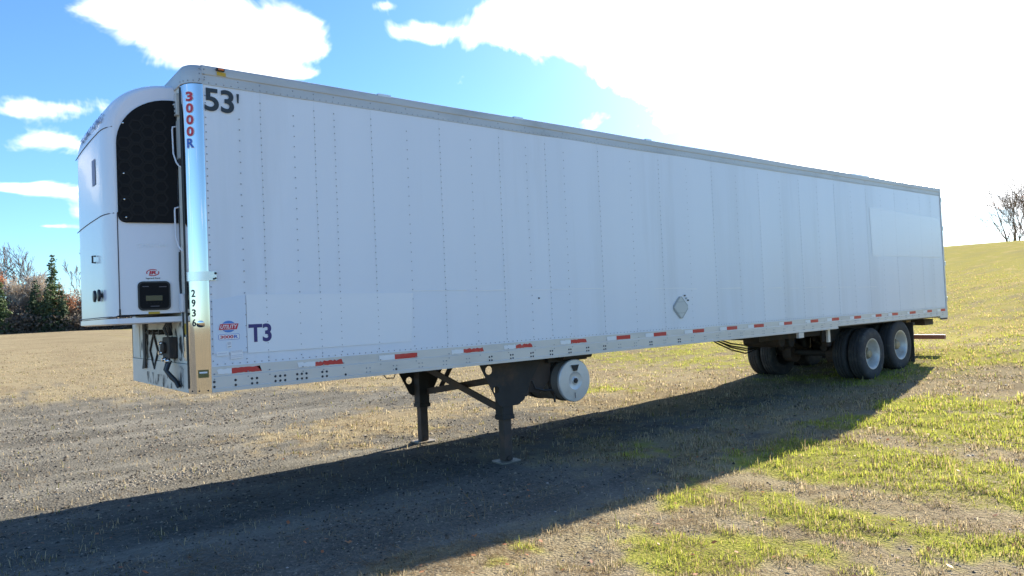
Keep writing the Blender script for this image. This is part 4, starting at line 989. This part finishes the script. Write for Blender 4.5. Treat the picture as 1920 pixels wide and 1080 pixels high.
def woods():
    g1 = 'trees along the far edge of the left field'
    spruce('spruce_tree', 'tallest dark spruce at the field edge, narrow top against the sky', along(101, 84), 7.6, 3, .19, 'spruce', g1)
    spruce('spruce_tree', 'shorter dense dark spruce left of the tallest spruce', along(68, 83), 5.0, 5, .27, 'spruce_dark', g1)
    spruce('spruce_tree', 'low dark spruce between the two taller spruces', along(88, 82), 4.3, 8, .27, 'spruce_dark', g1)
    spruce('spruce_tree', 'small olive spruce at the left edge of the picture', along(2, 82), 4.9, 12, .25, 'spruce', g1)
    spruce('spruce_tree', 'low dark spruce right of the tallest spruce', along(118, 82), 4.0, 15, .26, 'spruce_dark', g1)
    bare_tree('bare_tree', 'tall leafless tree rising behind the tallest spruce', along(80, 90), 11.6, 21, .40, .018, 'bark', g1, full=False)
    bare_tree('bare_tree', 'tall leafless tree half hidden by the refrigeration unit', along(152, 90), 12.0, 22, .44, .018, 'bark', g1, full=False)
    bare_tree('bare_tree', 'leafless forked tree second from the left edge', along(24, 90), 10.2, 27, .50, .018, 'bark', g1, None, 2, full=False)
    bare_tree('bare_tree', 'leafless tree at the very left edge of the picture', along(2, 90), 11.0, 29, .40, .018, 'bark', g1, full=False)
    bare_tree('rust_tree', 'rust leaved tree at the left edge behind the olive spruce', along(4, 88), 7.5, 31, .5, .012, 'bark', g1, ('rust_leaf', 1500, .075, .45))
    bare_tree('rust_tree', 'rust leaved tree beside the lower part of the refrigeration unit', along(141, 84), 5.2, 33, .6, .012, 'bark', g1, ('rust_leaf', 1100, .07, .35))
    bare_tree('tan_tree', 'tan leaved brushy tree between the left edge and spruces', along(52, 87), 7.2, 35, .55, .012, 'birch', g1, ('tan_leaf', 900, .07, .3), 2)
    bare_tree('tan_tree', 'sparse tan birch clump left of the dark spruces', along(36, 86), 6.6, 37, .5, .012, 'birch', g1, ('tan_leaf', 600, .07, .3), 3)
    bare_tree('tan_tree', 'thin tan tree just right of the tallest spruce', along(124, 87), 6.2, 39, .5, .012, 'birch', g1, ('tan_leaf', 500, .07, .35), 2)
    bare_tree('tan_tree', 'thin tan tree seen behind the shorter dense spruce', along(72, 88), 7.4, 41, .5, .012, 'birch', g1, ('tan_leaf', 600, .07, .35), 2)
    # a few behind the nose of the trailer and just past the frame, seen from a step aside
    spruce('spruce_tree', 'dark spruce of the field edge standing behind the trailer nose', along(212, 86), 5.8, 61, .24, 'spruce_dark', g1)
    bare_tree('rust_tree', 'rust leaved tree of the field edge standing behind the trailer nose', along(182, 86), 6.0, 62, .55, .012, 'bark', g1, ('rust_leaf', 900, .08, .3))
    bare_tree('tan_tree', 'tan leaved tree of the field edge standing behind the trailer nose', along(250, 86), 6.4, 63, .55, .012, 'bark', g1, ('tan_leaf', 900, .08, .3))
    spruce('spruce_tree', 'dark spruce of the field edge just past the left frame', along(-30, 86), 6.5, 64, .24, 'spruce_dark', g1)
    # undergrowth reads as one mass
    rng = np.random.default_rng(77); n = 62000; px = rng.uniform(-170, 360, n); dist = rng.uniform(81, 92, n)
    P = np.zeros((n, 3)); R3 = np.array(ROT.to_3x3())
    d = np.stack([(px - 960) / 1359.8, np.full(n, -80 / 1359.8), -np.ones(n)], 1) @ R3.T; d[:, 2] = 0; d /= np.linalg.norm(d, axis=1)[:, None]
    P[:, 0] = CAM.x + d[:, 0] * dist; P[:, 1] = CAM.y + d[:, 1] * dist
    hh = 1.0 + 4.0 * fbm(P[:, 0] + 50, P[:, 1] * .3, .8, 3) * np.clip((dist - 80) / 6, .2, 1)
    P[:, 2] = zg(P[:, 0], P[:, 1], False) + hh * rng.random(n) ** 1.25
    o = leaf_cards(P, .13, 'undergrowth', 'brush', None, rng); o['kind'] = 'stuff'; o['label'] = 'dark leafless undergrowth along the field edge'; o['category'] = 'undergrowth'
    # trees on the hill crest
    g2 = 'trees beyond the hill crest'
    bare_tree('bare_tree', 'broad leafless tree standing on the hill crest at right', along(1908, 130), 18.5, 52, .75, .018, 'bark', g2, None, 5, full=False)
    bare_tree('bare_tree', 'leafless tree with a few rusty leaves at the right frame edge', along(1950, 126), 18.0, 55, .7, .018, 'bark', g2, ('rust_leaf', 160, .10, .4), 4, full=False)
woods()

# ------------------------------------------------------------------ grass, gravel, fallen leaves
def frustum(n, rng, dmin, dmax, pad=220, power=1.0):
    """points on the ground spread over the view, denser near the photographer"""
    u = rng.uniform(-pad, 1920 + pad, n); R3 = np.array(ROT.to_3x3())
    d = np.stack([(u - 960) / 1359.8, np.zeros(n), -np.ones(n)], 1) @ R3.T; d[:, 2] = 0; d /= np.linalg.norm(d, axis=1)[:, None]
    t = rng.random(n); dist = dmin * (dmax / dmin) ** (t ** power)
    return CAM.x + d[:, 0] * dist, CAM.y + d[:, 1] * dist, dist
def blades(name, label, n, kind, dmin, dmax, hmin, hmax, seed, power=1.0, wk=1.0):
    rng = np.random.default_rng(seed); x, y, dist = frustum(n, rng, dmin, dmax, power=power)
    d, g = cover(x, y); clump = fbm(x + 77, y + 5, 5.5, 2)
    if kind == 'green': pr = g * np.clip((clump - .30) * 3.2, .12, 1)
    else: pr = np.clip(d * (1 - .7 * g), 0, 1) * np.clip((clump - .36) * 3.0, .05, 1) + .02 + .10 * (clump > .60)
    pr = pr * (1 - ss(.55, 1.0, dist / dmax))
    keep = rng.random(n) < pr; x, y, dist, clump = x[keep], y[keep], dist[keep], clump[keep]; m = len(x)
    z = zg(x, y); far = np.clip(dist / 7, .8, 9.0)
    h = rng.uniform(hmin, hmax, m) * np.exp(rng.normal(-.1, .35, m)) * (.35 + 1.3 * clump) * np.clip(far, .9, 1.25) * (1 - .45 * ss(12, 26, dist)); w = .0023 * np.clip(far, .8, 5.0) * rng.uniform(.7, 1.5, m) * wk
    az = rng.uniform(0, 2 * np.pi, m); lean = rng.uniform(.15, 1.0, m); bx, by = np.cos(az), np.sin(az)
    px_, py_ = -by, bx; c = np.stack([x, y, z - .004], 1)
    side = np.stack([px_ * w, py_ * w, 0 * w], 1); fw = np.stack([bx, by, 0 * bx], 1)
    midp = c + fw * (h * lean * .28)[:, None]; midp[:, 2] += h * .62; tip = c + fw * (h * lean * .85)[:, None]; tip[:, 2] += h * (1.0 - .35 * lean)
    V = np.stack([c - side, c + side, midp - side * .8, midp + side * .8, tip], 1).reshape(-1, 3)
    B = np.arange(m)[:, None] * 5; F = np.concatenate([B + np.array([[0, 1, 3]]), B + np.array([[0, 3, 2]]), B + np.array([[2, 3, 4]])], 0)
    if kind == 'green':
        c1 = np.array([.20, .245, .03]); c2 = np.array([.44, .46, .085]); c3 = np.array([.46, .36, .16]); t = rng.random(m)[:, None]; hillf = ss(12, 22, x)[:, None]
        col = c1 + (c2 - c1) * t; q = (rng.random(m)[:, None] < (.22 + .40 * hillf)); col = np.where(q, c3 * (.6 + .5 * t), col)
    else:
        c1 = np.array([.23, .18, .105]); c2 = np.array([.50, .42, .27]); c3 = np.array([.13, .085, .05]); c4 = np.array([.15, .15, .035]); t = rng.random(m)[:, None]; r = rng.random(m)[:, None]
        col = c1 + (c2 - c1) * t; col = np.where(r < .12, c3, col); col = np.where(r > .86, c4, col)
    C = np.repeat(np.concatenate([col, np.ones((m, 1))], 1), 5, 0)
    o = np_mesh(name, V, F, M['blade'], C); o['kind'] = 'stuff'; o['label'] = label; o['category'] = 'grass'; link(o); return m
n1 = blades('green_grass', 'bright green grass tufts in the right foreground and hill', 640000, 'green', 3.0, 58, .018, .062, 21, .95)
n2 = blades('dry_grass', 'straw coloured dry grass on the yard and field', 560000, 'dry', 3.0, 55, .014, .048, 22, .95)
def matted(n, seed):
    rng = np.random.default_rng(seed); x, y, dist = frustum(n, rng, 3.0, 16, 100, .9); d, g = cover(x, y); c = fbm(x + 12, y + 44, 2.2, 3)
    keep = rng.random(n) < np.clip((c - .40) * 4, .04, 1) * np.clip(.25 + d + .4 * g, 0, 1) * np.where((y > 0) & (x < 2), .35, 1); x, y, dist = x[keep], y[keep], dist[keep]; m = len(x); z = zg(x, y) + rng.uniform(.002, .012, m)
    a = rng.uniform(0, 2 * np.pi, m); l = rng.uniform(.02, .075, m); w = .0014 * np.clip(dist / 6, .8, 3); u = np.stack([np.cos(a), np.sin(a), rng.normal(0, .16, m)], 1) * l[:, None]; v = np.stack([-np.sin(a), np.cos(a), 0 * a], 1) * w[:, None]; P = np.stack([x, y, z], 1)
    V = np.stack([P - u - v, P - u + v, P + u + v, P + u - v], 1).reshape(-1, 3); t = rng.random(m)[:, None]; col = np.array([.17, .10, .05]) + t * (np.array([.36, .28, .16]) - np.array([.17, .10, .05]))
    o = np_mesh('matted_straw', V, np.arange(4 * m).reshape(-1, 4), M['blade'], np.repeat(np.concatenate([col, np.ones((m, 1))], 1), 4, 0)); o['kind'] = 'stuff'; o['label'] = 'matted straw and dead stems lying on the ground'; o['category'] = 'straw'; link(o)
matted(110000, 41)
def straw():
    """tall dry stems standing singly at the shadow edge and under the trailer"""
    rng = np.random.default_rng(4); tb = TB()
    spots = [(1.95, -1.45, .34), (2.02, -1.42, .26), (1.90, -1.50, .2), (1.30, -1.75, .18), (1.0, -1.85, .16), (2.3, -1.5, .14)]
    for x, y, h in spots:
        p = Vector((x, y, float(zg(x, y)))); d = Vector((rng.normal(0, .25) - .12, rng.normal(0, .2), 1)).normalized()
        for i in range(4):
            e = p + d * h / 4; tb.seg(p, e, .0022, .0018, 3); p = e; d = (d + Vector((-.16, .02, -.05 * i))).normalized()
    me = bpy.data.meshes.new('dry_stems'); me.from_pydata(tb.v, [], tb.f); me.materials.append(M['tan_leaf']); o = bpy.data.objects.new('dry_stems', me); link(o); o['kind'] = 'stuff'; o['label'] = 'thin dry stems standing at the edge of the shadow'; o['category'] = 'grass'
straw()
def pebbles(n, seed, dmax, rmin, rmax, name, label):
    rng = np.random.default_rng(seed); x, y, dist = frustum(n, rng, 3.0, dmax, 120, .9); d, g = cover(x, y)
    keep = rng.random(n) < np.clip(1 - .75 * d - 1.0 * g, .04, 1) * np.clip((fbm(x + 3, y, 1.3, 3) - .2) * 1.7, .2, 1); x, y, dist = x[keep], y[keep], dist[keep]; m = len(x)
    r = (rmin + (rmax - rmin) * rng.random(m) ** 4) * np.clip(dist / 6, .8, 2.0); z = zg(x, y) + r * .12
    base = np.array([[1, 0, 0], [.3, .95, 0], [-.8, .6, 0], [-.8, -.55, 0], [.3, -.95, 0], [.15, .1, .75], [0, 0, -.6]])
    V = base[None] * (1 + rng.normal(0, .18, (m, 7, 1))); a = rng.uniform(0, 2 * np.pi, m); ca, sa = np.cos(a)[:, None], np.sin(a)[:, None]
    vx = V[..., 0] * ca - V[..., 1] * sa * .75; vy = V[..., 0] * sa + V[..., 1] * ca * .75; vz = V[..., 2] * .8
    V = np.stack([vx * r[:, None] + x[:, None], vy * r[:, None] + y[:, None], vz * r[:, None] + z[:, None]], 2).reshape(-1, 3)
    f = np.array([[0, 1, 5], [1, 2, 5], [2, 3, 5], [3, 4, 5], [4, 0, 5]]); F = (np.arange(m)[:, None, None] * 7 + f[None]).reshape(-1, 3)
    t = rng.random(m)[:, None] ** 1.8; col = np.array([.035, .031, .026]) + t * (np.array([.28, .25, .205]) - .031); col = np.where(rng.random(m)[:, None] < .008, np.array([.40, .38, .35]), col)
    o = np_mesh(name, V, F, M['stone'], np.repeat(np.concatenate([col, np.ones((m, 1))], 1), 7, 0)); o['kind'] = 'stuff'; o['label'] = label; o['category'] = 'gravel'; link(o)
pebbles(150000, 31, 26, .0032, .0165, 'gravel_stones', 'loose grey gravel stones of the yard')
def heap():
    rng = np.random.default_rng(14); n = 420; x = rng.normal(.55, .6, n); y = rng.normal(2.75, .16, n) + .06 * x; r = rng.uniform(.008, .028, n); m = MB()
    base = [(1, 0, 0), (.2, .9, .1), (-.8, .5, 0), (-.7, -.6, .1), (.4, -.9, 0), (.1, .1, .7)]
    z = zg(x, y)
    for i in range(n):
        a = rng.uniform(0, 6.28); ca, sa = math.cos(a), math.sin(a); q = [(p[0] * rng.uniform(.8, 1.2), p[1] * rng.uniform(.6, 1.0), p[2] * rng.uniform(.6, 1.1)) for p in base]
        m.add([(x[i] + r[i] * (u * ca - v * sa), y[i] + r[i] * (u * sa + v * ca), z[i] + r[i] * w - .001) for u, v, w in q], [(0, 1, 5), (1, 2, 5), (2, 3, 5), (3, 4, 5), (4, 0, 5)])
    o = m.build('coarse_stones', 'pale_stone', None, kind='stuff', label='patch of coarse pale stones beside the shadow edge'); o['category'] = 'gravel'
M['pale_stone'] = mat('pale_stone', (0.24, 0.22, 0.185), 0.9, 0, 0.5, 25, spec=0.1)
heap()
def litter():
    rng = np.random.default_rng(9); n = 420; x, y, dist = frustum(n, rng, 3.2, 16, 60, .9); keep = (y < 0) | (rng.random(n) < .35); x, y = x[keep], y[keep]; z = zg(x, y) + .02
    rnd = rng.normal(size=(len(x), 3)) * .25; a = rng.uniform(0, 6.28, len(x)); P = np.stack([x, y, z], 1); s = rng.uniform(.012, .028, len(x))[:, None]
    u = np.stack([np.cos(a), np.sin(a), rnd[:, 0]], 1) * s; v = np.stack([-np.sin(a), np.cos(a), rnd[:, 1]], 1) * s * .7
    V = np.stack([P - u, P - v, P + u, P + v], 1).reshape(-1, 3)
    o = np_mesh('fallen_leaves', V, np.arange(4 * len(x)).reshape(-1, 4), M['rust_leaf']); o['kind'] = 'stuff'; o['label'] = 'small rust coloured fallen leaves scattered on the ground'; o['category'] = 'leaves'; link(o)
litter()
